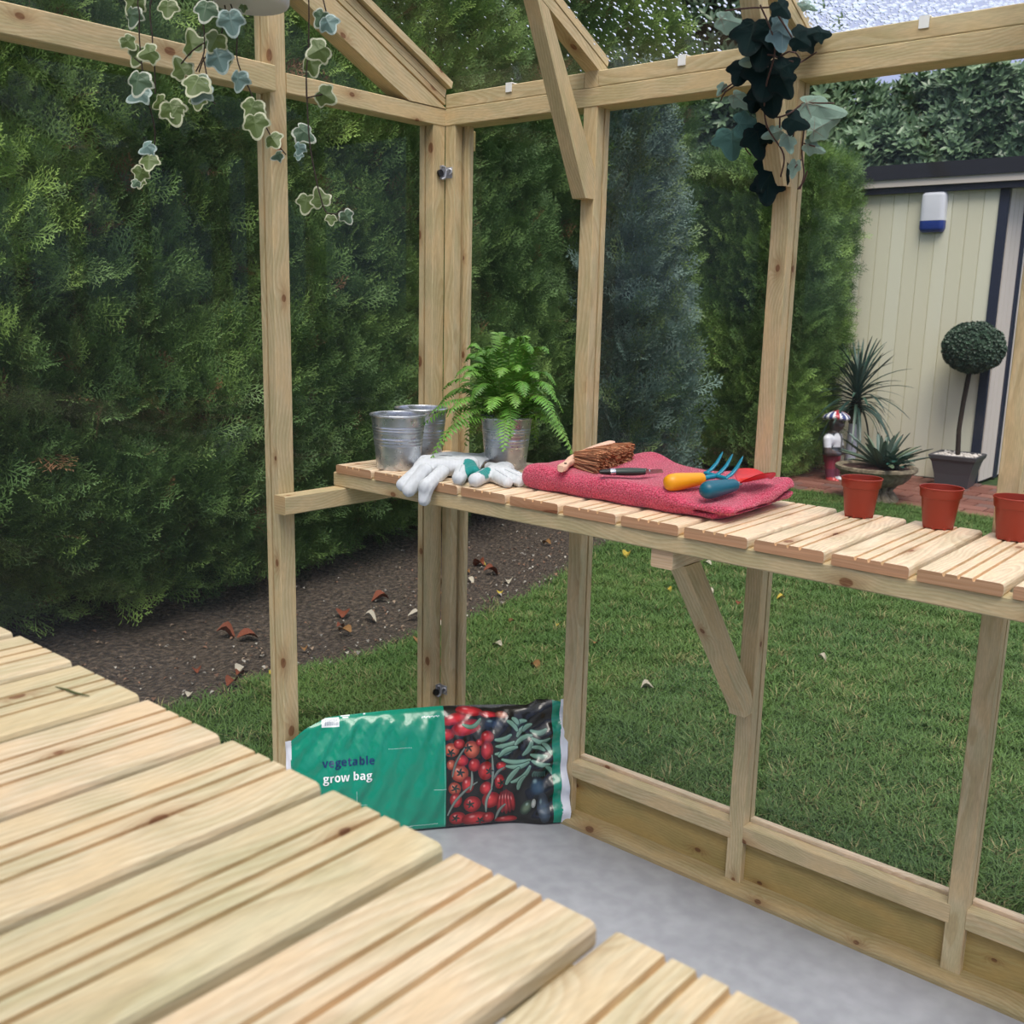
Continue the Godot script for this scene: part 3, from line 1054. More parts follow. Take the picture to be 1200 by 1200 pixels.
func build_fallen_leaves() -> void:
	var shapes: Array[ArrayMesh] = []
	for k in 3:
		var b := Build.new()
		var rows: Array = []
		for j in 6:
			var f := j / 5.0
			var row := PackedVector3Array()
			var wide := 0.42 * pow(sin(PI * clampf(f * 0.93 + 0.03, 0, 1)), 0.8)
			for i in 5:
				var g := (i - 2) / 2.0
				row.append(Vector3(g * wide, (0.28 + 0.12 * k) * g * g * wide * 2.0 + 0.16 * sin(f * (3.0 + k)) + 0.02 * ((i * 7 + j * 3) % 3), f - 0.5))
			rows.append(row)
		b.sheet(rows)
		shapes.append(b.mesh())
	var kinds := [
		["rust", Color(0.42, 0.20, 0.10), "curled rust-brown leaf"],
		["tan", Color(0.50, 0.36, 0.20), "dry tan leaf"],
		["pale", Color(0.66, 0.63, 0.56), "bleached grey leaf"],
		["yellow", Color(0.66, 0.58, 0.20), "yellow leaf"],
	]
	# the ones big enough to find, then a thin litter
	var spots: Array = []
	for s in [[-1.318, -0.312, 0.15, 0], [-1.417, -0.285, 0.12, 0], [-1.295, -0.757, 0.11, 0], [-1.35, -1.01, 0.12, 0], [-1.319, -1.69, 0.12, 0], [-1.05, -0.10, 0.08, 2], [-1.12, -0.62, 0.10, 1], [-1.18, -0.80, 0.09, 2], [-1.35, -1.35, 0.13, 0], [-1.45, -1.75, 0.11, 0], [-1.28, -1.50, 0.07, 2], [-1.15, -1.62, 0.08, 2], [-1.05, -1.45, 0.06, 3], [-1.20, -1.25, 0.07, 1],
			[-0.62, -2.25, 0.12, 2], [-0.55, -2.05, 0.05, 3], [-0.40, -2.15, 0.08, 2], [-0.22, -2.35, 0.07, 1], [-0.12, -2.30, 0.06, 3], [-0.05, -1.9, 0.06, 2], [0.05, -0.95, 0.07, 2], [-0.85, -0.75, 0.08, 1], [-0.70, -0.62, 0.07, 1], [-0.60, -0.92, 0.07, 2], [-0.10, -0.42, 0.06, 1],
			[0.10, -1.55, 0.05, 0], [0.36, -1.65, 0.06, 2], [-0.35, -1.20, 0.06, 1], [-0.95, -1.0, 0.07, 0], [-1.08, -0.95, 0.08, 2], [-1.4, -1.05, 0.08, 0]]:
		spots.append(s)
	for i in 26:
		var z := rng.randf_range(-3.4, 0.3)
		var onsoil := rng.randf() < 0.62
		var e := soil_edge(z)
		spots.append([e - rng.randf_range(0.05, 0.5) if onsoil else e + rng.randf_range(0.0, 1.0), z, rng.randf_range(0.045, 0.085), rng.randi() % 4])
	# told apart by colour, ground and how near they lie to the house's corner
	spots.sort_custom(func(p: Array, q: Array) -> bool: return Vector2(p[0], p[1]).length() < Vector2(q[0], q[1]).length())
	var nth := ["nearest", "second nearest", "third nearest", "fourth nearest", "fifth nearest", "sixth nearest", "seventh nearest", "eighth nearest", "ninth nearest", "tenth nearest", "eleventh nearest", "twelfth nearest", "thirteenth nearest", "fourteenth nearest", "fifteenth nearest", "sixteenth nearest", "seventeenth nearest", "eighteenth nearest"]
	var told := {}
	for s in spots:
		var k: Array = kinds[s[3]]
		var m := plain("fallen leaf " + k[0], k[1], 0.8)
		var on_soil: bool = s[0] < soil_edge(s[1]) - 0.03
		var d: float = minf(s[2], 0.13) * 0.62
		var key: String = k[2] + (" on the soil bed" if on_soil else " on the lawn")
		told[key] = told.get(key, -1) + 1
		var o := put("fallen_leaf", shapes[rng.randi() % 3], m, null, Transform3D((Basis(Vector3.UP, rng.randf() * TAU) * Basis(Vector3.RIGHT, rng.randf_range(-0.35, 0.35))).scaled(Vector3(d, d, d)), Vector3(s[0], GROUND + (0.035 if on_soil else 0.03), s[1])))
		tag(o, "%s, %s such to the corner post" % [key, nth[mini(told[key], nth.size() - 1)]], "leaf", k[0] + " fallen leaves outside the glass")

	# crumbs of leaf and twig over the bare soil, past counting
	var where: Array[Transform3D] = []
	var tints: Array[Color] = []
	for i in 1500:
		var z := rng.randf_range(-5.0, 1.6)
		var x := soil_edge(z) - 0.03 - absf(rng.randfn(0.0, 0.38))
		var sz := rng.randf_range(0.006, 0.022)
		where.append(Transform3D((Basis(Vector3.UP, rng.randf() * TAU) * Basis(Vector3.RIGHT, rng.randf_range(-0.4, 0.4))).scaled(Vector3(sz * rng.randf_range(0.3, 1.0), sz, sz)), Vector3(x, GROUND + 0.028 + rng.randf_range(0.0, 0.012), z)))
		var g := rng.randf_range(0.35, 1.0)
		tints.append([Color(0.30, 0.22, 0.15), Color(0.42, 0.39, 0.33), Color(0.24, 0.13, 0.08)][rng.randi() % 3] * g)
	scatter("leaf_litter", shapes[0], tinted("dry litter", 0.9), null, where, tints)


func build_shed() -> void:
	var o := thing("garden_shed", "cream board-clad garden shed with dark roof edge and navy corner strip", "shed", Vector3(-0.49, GROUND, -6.4))
	var cream := plain("cream paint", Color(0.87, 0.855, 0.75), 0.6)
	var cream2 := plain("cream paint, paler", Color(0.885, 0.875, 0.78), 0.6)
	var white := plain("off-white paint", Color(0.84, 0.80, 0.76), 0.55)
	var navy := plain("navy trim", Color(0.145, 0.165, 0.235), 0.5)
	var roof := plain("dark roofing felt", Color(0.10, 0.105, 0.14), 0.85)
	var w := 0.112
	for k in 20:
		var b := Build.new()
		var x1 := -0.056 - k * w
		var x0 := x1 - w
		# tongue-and-groove board: the joint is a narrow recess on its left
		for s in [[x0 + 0.007, x1, 0.0], [x0, x0 + 0.007, -0.008]]:
			b.box(Vector3(s[0], 0.03, -0.03), Vector3(s[1], 2.25, s[2]))
		put("board", b.mesh(), cream if k % 3 else cream2, o)
	for k in 12:
		var b := Build.new()
		var z1 := -0.085 - k * w
		b.box(Vector3(-0.03, 0.03, z1 - w + 0.006), Vector3(0.0, 2.25, z1))
		put("side_board", b.mesh(), white, o)
	var b := Build.new()
	b.box(Vector3(-2.3, 0.0, -1.5), Vector3(-0.032, 2.22, -0.032))
	put("carcass", b.mesh(), plain("shed inside", Color(0.2, 0.18, 0.15), 0.9), o)
	b = Build.new()
	b.box(Vector3(-0.056, 0.0, -0.03), Vector3(0.006, 2.25, 0.012))
	put("corner_strip", b.mesh(), navy, o)
	b = Build.new()
	b.box(Vector3(-0.004, 0.02, -0.52), Vector3(0.014, 2.25, -0.44))
	put("door_strip", b.mesh(), navy, o)
	b = Build.new()
	b.box(Vector3(-2.4, 2.215, -0.03), Vector3(0.16, 2.262, 0.05))
	put("soffit_strip", b.mesh(), navy, o)
	b = Build.new()
	b.box(Vector3(-2.4, 2.262, -1.5), Vector3(0.18, 2.315, 0.07))
	put("fascia", b.mesh(), white, o)
	b = Build.new()
	b.box(Vector3(-2.42, 2.315, -1.6), Vector3(0.20, 2.425, 0.085))
	put("roof_edge", b.mesh(), roof, o)
	b = Build.new()
	b.box(Vector3(-2.3, 0.0, -0.02), Vector3(-0.08, 0.03, 0.004))
	put("plinth", b.mesh(), roof, o)
	# a burglar alarm box on the wall
	o = thing("alarm_box", "white wall alarm box with a blue lower half on the shed front", "alarm", Vector3(-1.01, 1.855, -6.398))
	var prof := PackedVector2Array([Vector2(-0.088, 0.0), Vector2(-0.094, 0.02), Vector2(-0.094, 0.07), Vector2(-0.082, 0.082)])
	for s in 2:
		b = Build.new()
		var rows: Array = []
		var ys: Array = [0.0, 0.012, 0.03, 0.085] if s == 0 else [0.087, 0.16, 0.27, 0.292, 0.305]
		for y in ys:
			var row := PackedVector3Array()
			var wd := 0.094
			var dp := 0.06
			if s == 0:
				wd -= 0.02 * pow(1.0 - minf(y / 0.03, 1.0), 2.0)
				dp -= 0.03 * pow(1.0 - minf(y / 0.03, 1.0), 2.0)
			if y > 0.27:
				wd -= 0.02 * pow((y - 0.27) / 0.035, 2.0)
				dp -= 0.03 * pow((y - 0.27) / 0.035, 2.0)
			for i in 16:
				var a := PI * i / 15.0
				var e := 0.45
				row.append(Vector3(signf(cos(a)) * pow(absf(cos(a)), e) * wd, y, pow(sin(a), e) * dp))
			rows.append(row)
		b.sheet(rows)
		var last: PackedVector3Array = rows[rows.size() - 1]
		for row in [rows[0], last]:
			for i in range(1, 14):
				b.flat(row[0], row[i], row[i + 1], Vector3.UP if row == last else Vector3.DOWN)
		put("strobe_lens" if s == 0 else "cover", b.mesh(), plain("blue lens", Color(0.16, 0.25, 0.55), 0.25) if s == 0 else plain("white plastic", Color(0.86, 0.87, 0.90), 0.35), o)


func build_patio() -> void:
	# reddish brick paving in front of the shed
	var o := structure("pavement")
	var b := Build.new()
	b.box(Vector3(-1.75, GROUND - 0.03, -6.4), Vector3(1.6, GROUND + 0.004, -5.1))
	put("mortar_bed", b.mesh(), plain("sandy mortar", Color(0.33, 0.27, 0.23), 0.95), o)
	var cols := [Color(0.44, 0.27, 0.22), Color(0.50, 0.33, 0.28), Color(0.41, 0.30, 0.27), Color(0.53, 0.37, 0.31)]
	var brick := Build.new()
	var q := [Vector3(-0.105, 0, -0.068), Vector3(0.105, 0, -0.068), Vector3(0.105, 0, 0.068), Vector3(-0.105, 0, 0.068)]
	for i in 4:
		var a: Vector3 = q[i]
		var c: Vector3 = q[(i + 1) % 4]
		var up := Vector3.UP * 0.022
		brick.quad(a, c, c + up, a + up, (a + c))
		var ia := a * 0.95 + up * 1.3
		var ic := c * 0.95 + up * 1.3
		brick.quad(a + up, c + up, ic, ia, (a + c) * 0.5 + up * 5.0)
	brick.quad(q[0] * 0.95 + Vector3.UP * 0.0286, q[1] * 0.95 + Vector3.UP * 0.0286, q[2] * 0.95 + Vector3.UP * 0.0286, q[3] * 0.95 + Vector3.UP * 0.0286, Vector3.UP)
	var m := brick.mesh()
	var row := 0
	var z := -5.16
	while z > -6.36:
		var x := -1.65 + (0.11 if row % 2 else 0.0)
		while x < 0.9:
			put("brick", m, plain("paver %d" % (rng.randi() % 4), cols[rng.randi() % 4], 0.85), o, Transform3D(Basis(Vector3.UP, rng.randf_range(-0.02, 0.02)), Vector3(x, GROUND - 0.004 + rng.randf_range(-0.003, 0.003), z)))
			x += 0.221
		z -= 0.147
		row += 1

# ---------------------------------------------------------------- on the bench
func zinc() -> StandardMaterial3D:
	var m := plain("galvanised steel", Color(0.87, 0.88, 0.89), 0.34, 0.82)
	if m.roughness_texture == null:
		m.albedo_texture = noise_map(0.02, Color(0.80, 0.81, 0.83), Color(1, 1, 1), 4, 256, 31, FastNoiseLite.TYPE_CELLULAR)
		m.uv1_triplanar = true
		m.uv1_scale = Vector3.ONE * 7.0
		m.roughness_texture = noise_map(0.03, Color(0.75, 0.75, 0.75), Color(1, 1, 1), 4, 256, 32)
	return m


func bucket_mesh(h: float, r0: float, r1: float) -> ArrayMesh:
	var p := PackedVector2Array([Vector2(0, 0.004), Vector2(r0 - 0.005, 0.004), Vector2(r0 - 0.004, 0.0), Vector2(r0 - 0.001, 0.0), Vector2(r0, 0.002)])
	var ribs := [0.44, 0.50, 0.56, 0.66, 0.71, 0.76]
	for k in 61:
		var f := 0.03 + 0.93 * k / 60.0
		var bump := 0.0
		for r in ribs:
			bump += exp(-pow((f - r) / 0.011, 2.0)) * 0.0011
		p.append(Vector2(lerpf(r0, r1, f) + bump, h * f))
	# rolled rim, then down the inside
	for k in 9:
		var a := -PI / 2 + PI * 1.35 * k / 8.0
		p.append(Vector2(r1 + 0.0012 + cos(a) * 0.0028, h - 0.0028 + sin(a) * 0.0028))
	p.append(Vector2(r1 - 0.0016, h - 0.006))
	p.append(Vector2(r0 - 0.001, 0.006))
	p.append(Vector2(0, 0.006))
	var b := Build.new()
	b.lathe(p, 56)
	return b.mesh()


func build_buckets() -> void:
	var m := bucket_mesh(0.122, 0.0475, 0.0600)
	for s in [[0.143, 0.287, "empty galvanised bucket standing at the bench's left end, in front of the other empty one"], [0.074, 0.148, "empty galvanised bucket standing behind the front one, beside the potted fern"]]:
		var o := put("bucket", m, zinc(), null, Transform3D(Basis(Vector3.UP, rng.randf() * 6.0), Vector3(s[0], BENCH + 0.0004, s[1])))
		tag(o, s[2], "bucket", "galvanised buckets on the bench")


func build_fern() -> void:
	var o := thing("potted_fern", "lush green fern growing in a galvanised bucket on the potting bench", "fern", Vector3(0.300, BENCH + 0.0004, 0.102))
	put("bucket", bucket_mesh(0.118, 0.0455, 0.0575), zinc(), o)
	var b := Build.new()
	b.lathe(PackedVector2Array([Vector2(0.0, 0.106), Vector2(0.03, 0.104), Vector2(0.0545, 0.098)]), 24)
	put("compost", b.mesh(), plain("compost", Color(0.09, 0.065, 0.045), 0.95), o)
	var leaf := tinted("fern frond", 0.5, Color(0.55, 0.55, 0.45))
	for k in 62:
		var a := TAU * k * 0.381966 + rng.randf_range(-0.25, 0.25)
		var f := (k + 0.5) / 62.0
		var reach := lerpf(0.035, 0.205, pow(f, 0.8)) * rng.randf_range(0.8, 1.05)
		var rise := lerpf(0.185, 0.025, pow(f, 1.1)) * rng.randf_range(0.8, 1.1)
		var droop := lerpf(0.01, 0.145, f * f) * rng.randf_range(0.6, 1.15)
		var dir := Vector3(cos(a), 0, sin(a))
		# keep clear of the glass behind
		if dir.z < 0.0:
			reach *= 1.0 - 0.42 * -dir.z
		if dir.z > 0.3 and f > 0.7:
			droop *= 0.75
		b = Build.new()
		var start := Vector3(cos(a), 0, sin(a)) * rng.randf_range(0.004, 0.026) + Vector3(0, 0.105, 0)
		var c1 := start + dir * reach * 0.30 + Vector3.UP * rise * 1.0
		var c2 := start + dir * reach * 0.75 + Vector3.UP * (rise * 1.12)
		var e := start + dir * reach + Vector3.UP * (rise * 1.0 - droop)
		var path := PackedVector3Array()
		var radii := PackedFloat32Array()
		var n := 26
		for i in n + 1:
			var u := float(i) / n
			path.append(start.bezier_interpolate(c1, c2, e, u))
			radii.append(lerpf(0.0011, 0.0004, u))
		b.tint = Color(0.19, 0.27, 0.06)
		b.tube(path, radii, 4)
		var g := rng.randf_range(0.75, 1.3)
		var col := Color(0.085, 0.235, 0.030).lerp(Color(0.16, 0.33, 0.055), rng.randf()) * g
		for i in range(4, n + 1):
			var u := float(i) / n
			var d := (path[mini(i + 1, n)] - path[i - 1]).normalized()
			var side := d.cross(Vector3.UP).normalized()
			if side.length() < 0.1:
				side = dir.cross(Vector3.UP)
			var face := side.cross(d).normalized()
			var l := 0.030 * pow(sin(PI * clampf(0.10 + 0.90 * u, 0, 1)), 0.65) * rng.randf_range(0.85, 1.1) * (0.75 + reach * 1.7)
			for s in [-1.0, 1.0]:
				var out: Vector3 = (side * s + d * 0.34 - face * rng.randf_range(0.05, 0.45)).normalized()
				var wide: Vector3 = d * 0.0031
				var p: Vector3 = path[i] + d * (0.002 * s)
				var m: Vector3 = p + out * l * 0.5 + face * 0.0012
				var tip: Vector3 = p + out * l - face * 0.002
				b.tint = col * rng.randf_range(0.9, 1.12)
				b.flat(p - wide * 0.8, p + wide * 0.8, m + wide * 0.9, face)
				b.flat(p - wide * 0.8, m + wide * 0.9, m - wide * 0.9, face)
				b.flat(m - wide * 0.9, m + wide * 0.9, tip, face)
		put("frond", b.mesh(), leaf, o)


# A work glove lying palm down: a field of rounded bones.
func glove(called: String, label: String, bones: Array, teal: Array) -> Node3D:
	var lo := Vector3.ONE * 9.0
	var hi := Vector3.ONE * -9.0
	for q in bones:
		for k in 2:
			var r: float = q[2 + k] + 0.008
			lo = lo.min(q[k] - Vector3.ONE * r)
			hi = hi.max(q[k] + Vector3.ONE * r)
	var field := func(p: Vector3) -> float:
		var d := 1.0
		for q in bones:
			var c: Vector3 = (q[0] + q[1]) * 0.5
			var flat_p := p
			d = smin(d, capsule(flat_p, q[0], q[1], q[2], q[3]), q[4])
		var wr := sin(p.x * 330.0 + p.z * 210.0) * sin(p.z * 390.0 - p.x * 120.0 + p.y * 200.0)
		return d + wr * 0.0007
	var grey := Color(0.62, 0.645, 0.67)
	var green := Color(0.010, 0.235, 0.215)
	var shade := func(p: Vector3) -> Color:
		for q in teal:
			if capsule(p, q[0], q[1], q[2], q[2]) < 0.0:
				return green
		var s := sin(p.x * 700.0) * sin(p.z * 700.0) * 0.03
		return Color(grey.r + s, grey.g + s, grey.b + s)
	var mid := (lo + hi) * 0.5
	mid.y = BENCH
	var m := nets(field, lo, hi, 0.0028, shade)
	var suede := tinted("suede leather", 0.9)
	suede.rim_enabled = true
	suede.rim = 0.3
	var o := thing(called, label, "glove", mid, "work gloves on the bench")
	put("shell", m, suede, o, Transform3D(Basis.IDENTITY, -mid))
	# seams along the back of each finger
	for q in bones:
		if q.size() > 5:
			var b := Build.new()
			var path := PackedVector3Array()
			for k in 9:
				var f := k / 8.0
				var c: Vector3 = q[0].lerp(q[1], f)
				path.append(c + Vector3(0, lerpf(q[2], q[3], f) + 0.0003, 0) - mid)
			b.tube(path, PackedFloat32Array([0.0008]), 5)
			put("seam", b.mesh(), plain("glove seam", Color(0.72, 0.75, 0.77), 0.9), o)

	return o


func build_gloves() -> void:
	var y := BENCH
	# upper glove: cuff towards the wall, three fingers hanging over the bench's front edge, teal thumb
	var g1 := [
		# palm
		[Vector3(0.243, y + 0.022, 0.300), Vector3(0.320, y + 0.022, 0.238), 0.020, 0.018, 0.02],
		[Vector3(0.262, y + 0.021, 0.325), Vector3(0.338, y + 0.021, 0.272), 0.018, 0.018, 0.02],
		# fingers
		[Vector3(0.262, y + 0.017, 0.335), Vector3(0.258, y - 0.012, 0.382), 0.0148, 0.0138, 0.012, 1],
		[Vector3(0.288, y + 0.018, 0.345), Vector3(0.281, y - 0.020, 0.386), 0.0150, 0.0142, 0.010, 1],
		[Vector3(0.322, y + 0.018, 0.330), Vector3(0.326, y - 0.006, 0.380), 0.0145, 0.0140, 0.010, 1],
		[Vector3(0.326, y - 0.006, 0.380), Vector3(0.324, y - 0.034, 0.384), 0.0140, 0.0132, 0.010],
		[Vector3(0.350, y + 0.018, 0.300), Vector3(0.382, y + 0.013, 0.342), 0.0150, 0.0145, 0.010, 1],
		# thumb side
		[Vector3(0.335, y + 0.024, 0.262), Vector3(0.382, y + 0.022, 0.298), 0.0130, 0.0130, 0.012],
	]
	var up := glove("work_glove", "grey suede work glove lying on top, its fingers hanging over the bench edge", g1, [[Vector3(0.348, y + 0.03, 0.268), Vector3(0.390, y + 0.024, 0.306), 0.0185]])
	# its stiff flared cuff: a thin shell arched over the bench
	var b := Build.new()
	var rows: Array = []
	for j in 9:
		var f := j / 8.0
		var row := PackedVector3Array()
		for i in 25:
			var g := i / 24.0
			var inner := Vector3(0.232, y, 0.312).lerp(Vector3(0.332, y, 0.230), g)
			var edge := Vector3(0.139, y, 0.214).lerp(Vector3(0.268, y, 0.098), g)
			var p := inner.lerp(edge, f)
			var arch := pow(sin(PI * clampf(g, 0.02, 0.98)), 0.5)
			p.y = y + 0.006 + arch * lerpf(0.034, 0.024, f) + 0.022 * f * smoothstep(0.75, 1.0, g) + 0.004 * sin(f * 9.0 + g * 5.0)
			p += (edge - inner).normalized() * 0.012 * f * sin(PI * g)
			row.append(p - up.position)
		rows.append(row)
	b.sheet(rows)
	var below: Array = []
	for row in rows:
		var r2 := PackedVector3Array()
		for p in row:
			r2.append(p - Vector3(0, 0.0028, 0))
		below.append(r2)
	b.sheet(below, false, true)
	for i in 24:
		b.quad(rows[8][i], rows[8][i + 1], below[8][i + 1], below[8][i], Vector3(-0.6, 0, -0.8))
	put("cuff", b.mesh(), plain("cuff canvas", Color(0.80, 0.82, 0.845), 0.9), up)
	var g2 := [
		[Vector3(0.330, y + 0.013, 0.190), Vector3(0.385, y + 0.014, 0.205), 0.0125, 0.014, 0.02],
		[Vector3(0.385, y + 0.015, 0.196), Vector3(0.412, y + 0.016, 0.252), 0.015, 0.015, 0.02],
		[Vector3(0.372, y + 0.014, 0.225), Vector3(0.400, y + 0.015, 0.275), 0.014, 0.014, 0.02],
		[Vector3(0.415, y + 0.016, 0.232), Vector3(0.468, y + 0.012, 0.246), 0.0140, 0.0118, 0.010, 1],
		[Vector3(0.420, y + 0.015, 0.252), Vector3(0.484, y + 0.011, 0.272), 0.0138, 0.0112, 0.009, 1],
		[Vector3(0.416, y + 0.015, 0.272), Vector3(0.474, y + 0.011, 0.298), 0.0138, 0.0112, 0.009, 1],
		[Vector3(0.400, y + 0.015, 0.284), Vector3(0.425, y + 0.0145, 0.340), 0.0145, 0.0142, 0.010, 1],
	]
	glove("work_glove", "grey suede work glove lying underneath, its fingers pointing towards the pink towel", g2, [[Vector3(0.398, y + 0.02, 0.290), Vector3(0.410, y + 0.018, 0.318), 0.0195]])


func towel_top(x: float, z: float) -> float:
	# height of the towel's top face above the bench
	var h := 0.047
	h += 0.026 * exp(-pow((x - 0.650) / 0.055, 2.0)) * smoothstep(0.18, 0.02, z)
	h -= 0.006 * exp(-pow((x - 0.55) / 0.06, 2.0)) * smoothstep(0.22, 0.04, z)
	h -= 0.016 * smoothstep(0.72, 0.96, x) * smoothstep(0.05, 0.27, z)
	h += 0.012 * smoothstep(0.80, 0.96, x) * smoothstep(0.16, 0.02, z)
	h += 0.0025 * sin(x * 23.0 + z * 31.0) + 0.002 * sin(x * 47.0 - z * 19.0)
	return h


func build_towel() -> void:
	var field := func(q: Vector3) -> float:
		# slightly skewed rectangle on the bench
		var p := q
		p.z -= (q.x - 0.49) * 0.03
		var top := towel_top(q.x, q.z)
		# two thick layers with a fold between, open on the right-hand end
		var low := slab(p, Vector3(0.718 + 0.006 * sin(q.z * 60.0), 0.013, 0.150), Vector3(0.226, 0.0128, 0.121), 0.0125)
		var shift := 0.012 * smoothstep(0.80, 0.96, q.x)
		var u := Vector3(p.x, (p.y - 0.010) / (top - 0.010) * 0.036, p.z)
		var upper := slab(u, Vector3(0.729 + shift * 0.4, 0.0185, 0.151), Vector3(0.240, 0.0170, 0.128), 0.0168)
		var merge := smoothstep(0.935, 0.84, q.x) * 0.02 + 0.0016
		var d := smin(low, upper, merge)
		# crease running in from the open end
		var cut := Vector3(p.x, p.y / top * 0.047, p.z)
		d = maxf(d, -(slab(cut, Vector3(1.0, 0.0225 + 0.004 * sin(q.z * 34.0), 0.15), Vector3(0.105, 0.0034, 0.3), 0.003)))
		return d + 0.0011 * sin(q.x * 61.0 + 3.0 * sin(q.z * 17.0)) * sin(q.z * 53.0)
	var m := nets(field, Vector3(0.462, -0.004, 0.0), Vector3(1.005, 0.086, 0.305), 0.0042)
	var pink := plain("pink terry cloth", Color.WHITE, 0.95)
	pink.albedo_texture = noise_map(0.085, Color(0.70, 0.10, 0.24), Color(0.97, 0.43, 0.545), 3, 512, 51)
	pink.uv1_triplanar = true
	pink.uv1_scale = Vector3(5.2, 5.2, 5.2)
	pink.rim_enabled = true
	pink.rim = 0.6
	pink.rim_tint = 0.6
	pink.normal_enabled = true
	var pile := noise_map(0.085, Color.BLACK, Color.WHITE, 3, 512, 52)
	pile.as_normal_map = true
	pile.bump_strength = 10.0
	pink.normal_texture = pile
	tag(put("towel", m, pink, null, Transform3D(Basis.IDENTITY, Vector3(0, BENCH + 0.0012, 0))), "folded deep pink terry towel lying on the bench slats under the hand tools", "towel")


func build_tools() -> void:
	# hand brush: pale wooden stock, brown coir bristles, lying on its side at the back of the towel
	var base := Vector3(0.60, BENCH + 0.0475, 0.17)
	var o := thing("hand_brush", "hand brush with a pale wooden handle and brown coir bristles on the towel", "brush", base)
	var along := Vector3(-0.02, 0.10, -0.97).normalized()
	var a := Vector3(0.604, BENCH + 0.054, 0.292)
	var m1 := Vector3(0.575, BENCH + 0.060, 0.215)
	var e := Vector3(0.556, BENCH + 0.078, 0.055)
	var b := Build.new()
	var rows: Array = []
	var n := 26
	for i in n + 1:
		var f := float(i) / n
		var c := a.bezier_interpolate(a.lerp(m1, 0.6) - Vector3(0, 0.002, 0), m1 + Vector3(0, 0.004, 0.02), e, f)
		var w := 0.0135 - 0.0045 * exp(-pow((f - 0.30) / 0.13, 2.0)) + 0.004 * smoothstep(0.38, 0.6, f) - 0.006 * smoothstep(0.93, 1.0, f)
		if f < 0.06:
			w *= 0.55 + 7.5 * f
		var th := 0.0062
		var row := PackedVector3Array()
		var d := (e - a).normalized()
		var sx := Vector3.UP.cross(d).normalized()
		for s in 14:
			var an := TAU * s / 14
			var cx := signf(cos(an)) * pow(absf(cos(an)), 0.55)
			var sy := signf(sin(an)) * pow(absf(sin(an)), 0.55)
			row.append(c + sx * cx * w * 0.82 + Vector3.UP * sy * th - base)
		rows.append(row)
	b.sheet(rows, true)
	for k in [0, n]:
		for s in 14:
			b.flat(rows[k][0], rows[k][s], rows[k][(s + 1) % 14], (a - e) if k == 0 else (e - a))
	var stock := put("handle", b.mesh(), plain("planed beech", Color(0.90, 0.74, 0.64), 0.6), o)
	b = Build.new()
	b.tube(PackedVector3Array([a.lerp(e, 0.085) + Vector3(0, 0.0058, 0) - base, a.lerp(e, 0.085) + Vector3(0, 0.0072, 0) - base]), PackedFloat32Array([0.0028]), 12)
	put("hanging_hole", b.mesh(), plain("dark hole", Color(0.05, 0.03, 0.03), 0.9), stock)
	# bristles: a dense block of separate strands standing out of the stock
	b = Build.new()
	var coir := tinted("coir bristle", 0.85)
	for i in 2600:
		var f := rng.randf()
		var up := rng.randf()
		var root := Vector3(lerpf(0.588, 0.562, f), BENCH + 0.050 + up * 0.030, lerpf(0.232, 0.062, f))
		var dir := Vector3(0.93, rng.randf_range(-0.06, 0.05) + (up - 0.4) * 0.18, 0.36).normalized()
		var side := dir.cross(Vector3(rng.randf_range(-1, 1), rng.randf_range(-1, 1), rng.randf_range(-1, 1))).normalized() * 0.00075
		var l := rng.randf_range(0.074, 0.088)
		var g := rng.randf_range(0.6, 1.35)
		b.tint = Color(0.62 * g, 0.31 * g, 0.165 * g)
		var mid := root + dir * l * 0.5 + Vector3(rng.randf_range(-1, 1), rng.randf_range(-1, 1), rng.randf_range(-1, 1)) * 0.0022
		var tip := root + dir * l + Vector3(0, rng.randf_range(-0.003, 0.002), 0)
		b.quad(root - side - base, root + side - base, mid + side - base, mid - side - base, Vector3.UP)
		b.quad(mid - side - base, mid + side - base, tip + side - base, tip - side - base, Vector3.UP)
	var br := put("bristles", b.mesh(), coir, o)
	br.set_meta("kind", "stuff")

	# closed pruning knife
	var k0 := Vector3(0.690, BENCH + 0.0545, 0.284)
	o = thing("garden_knife", "dark green garden knife with steel collar lying on the pink towel", "knife", k0)
	var dirn := (Vector3(0.764, BENCH + 0.055, 0.196) - k0).normalized()
	var lift := Vector3(0, 0.0032, 0)
	var seg := func(called: String, f0: float, f1: float, r: Array, mat: Material) -> void:
		var bb := Build.new()
		var path := PackedVector3Array()
		var rad := PackedFloat32Array()
		for i in r.size():
			path.append(dirn * lerpf(f0, f1, float(i) / (r.size() - 1)) + lift)
			rad.append(r[i])
		bb.tube(path, rad, 16, 0.72, dirn.cross(Vector3.UP))
		put(called, bb.mesh(), mat, o)
	var steel := plain("polished steel", Color(0.78, 0.78, 0.80), 0.22, 0.95)
	seg.call("butt_cap", 0.0, 0.020, [0.0050, 0.0070, 0.0080, 0.0084], plain("black grip", Color(0.035, 0.035, 0.04), 0.45))
	seg.call("collar", 0.020, 0.030, [0.0090, 0.0095, 0.0095, 0.0091], steel)
	seg.call("handle", 0.030, 0.088, [0.0090, 0.0104, 0.0108, 0.0102, 0.0088], plain("dark green grip", Color(0.17, 0.235, 0.205), 0.4))
	seg.call("bolster", 0.088, 0.098, [0.0072, 0.0066, 0.0055], steel)
	var kb := Build.new()
	var sd := dirn.cross(Vector3.UP).normalized()
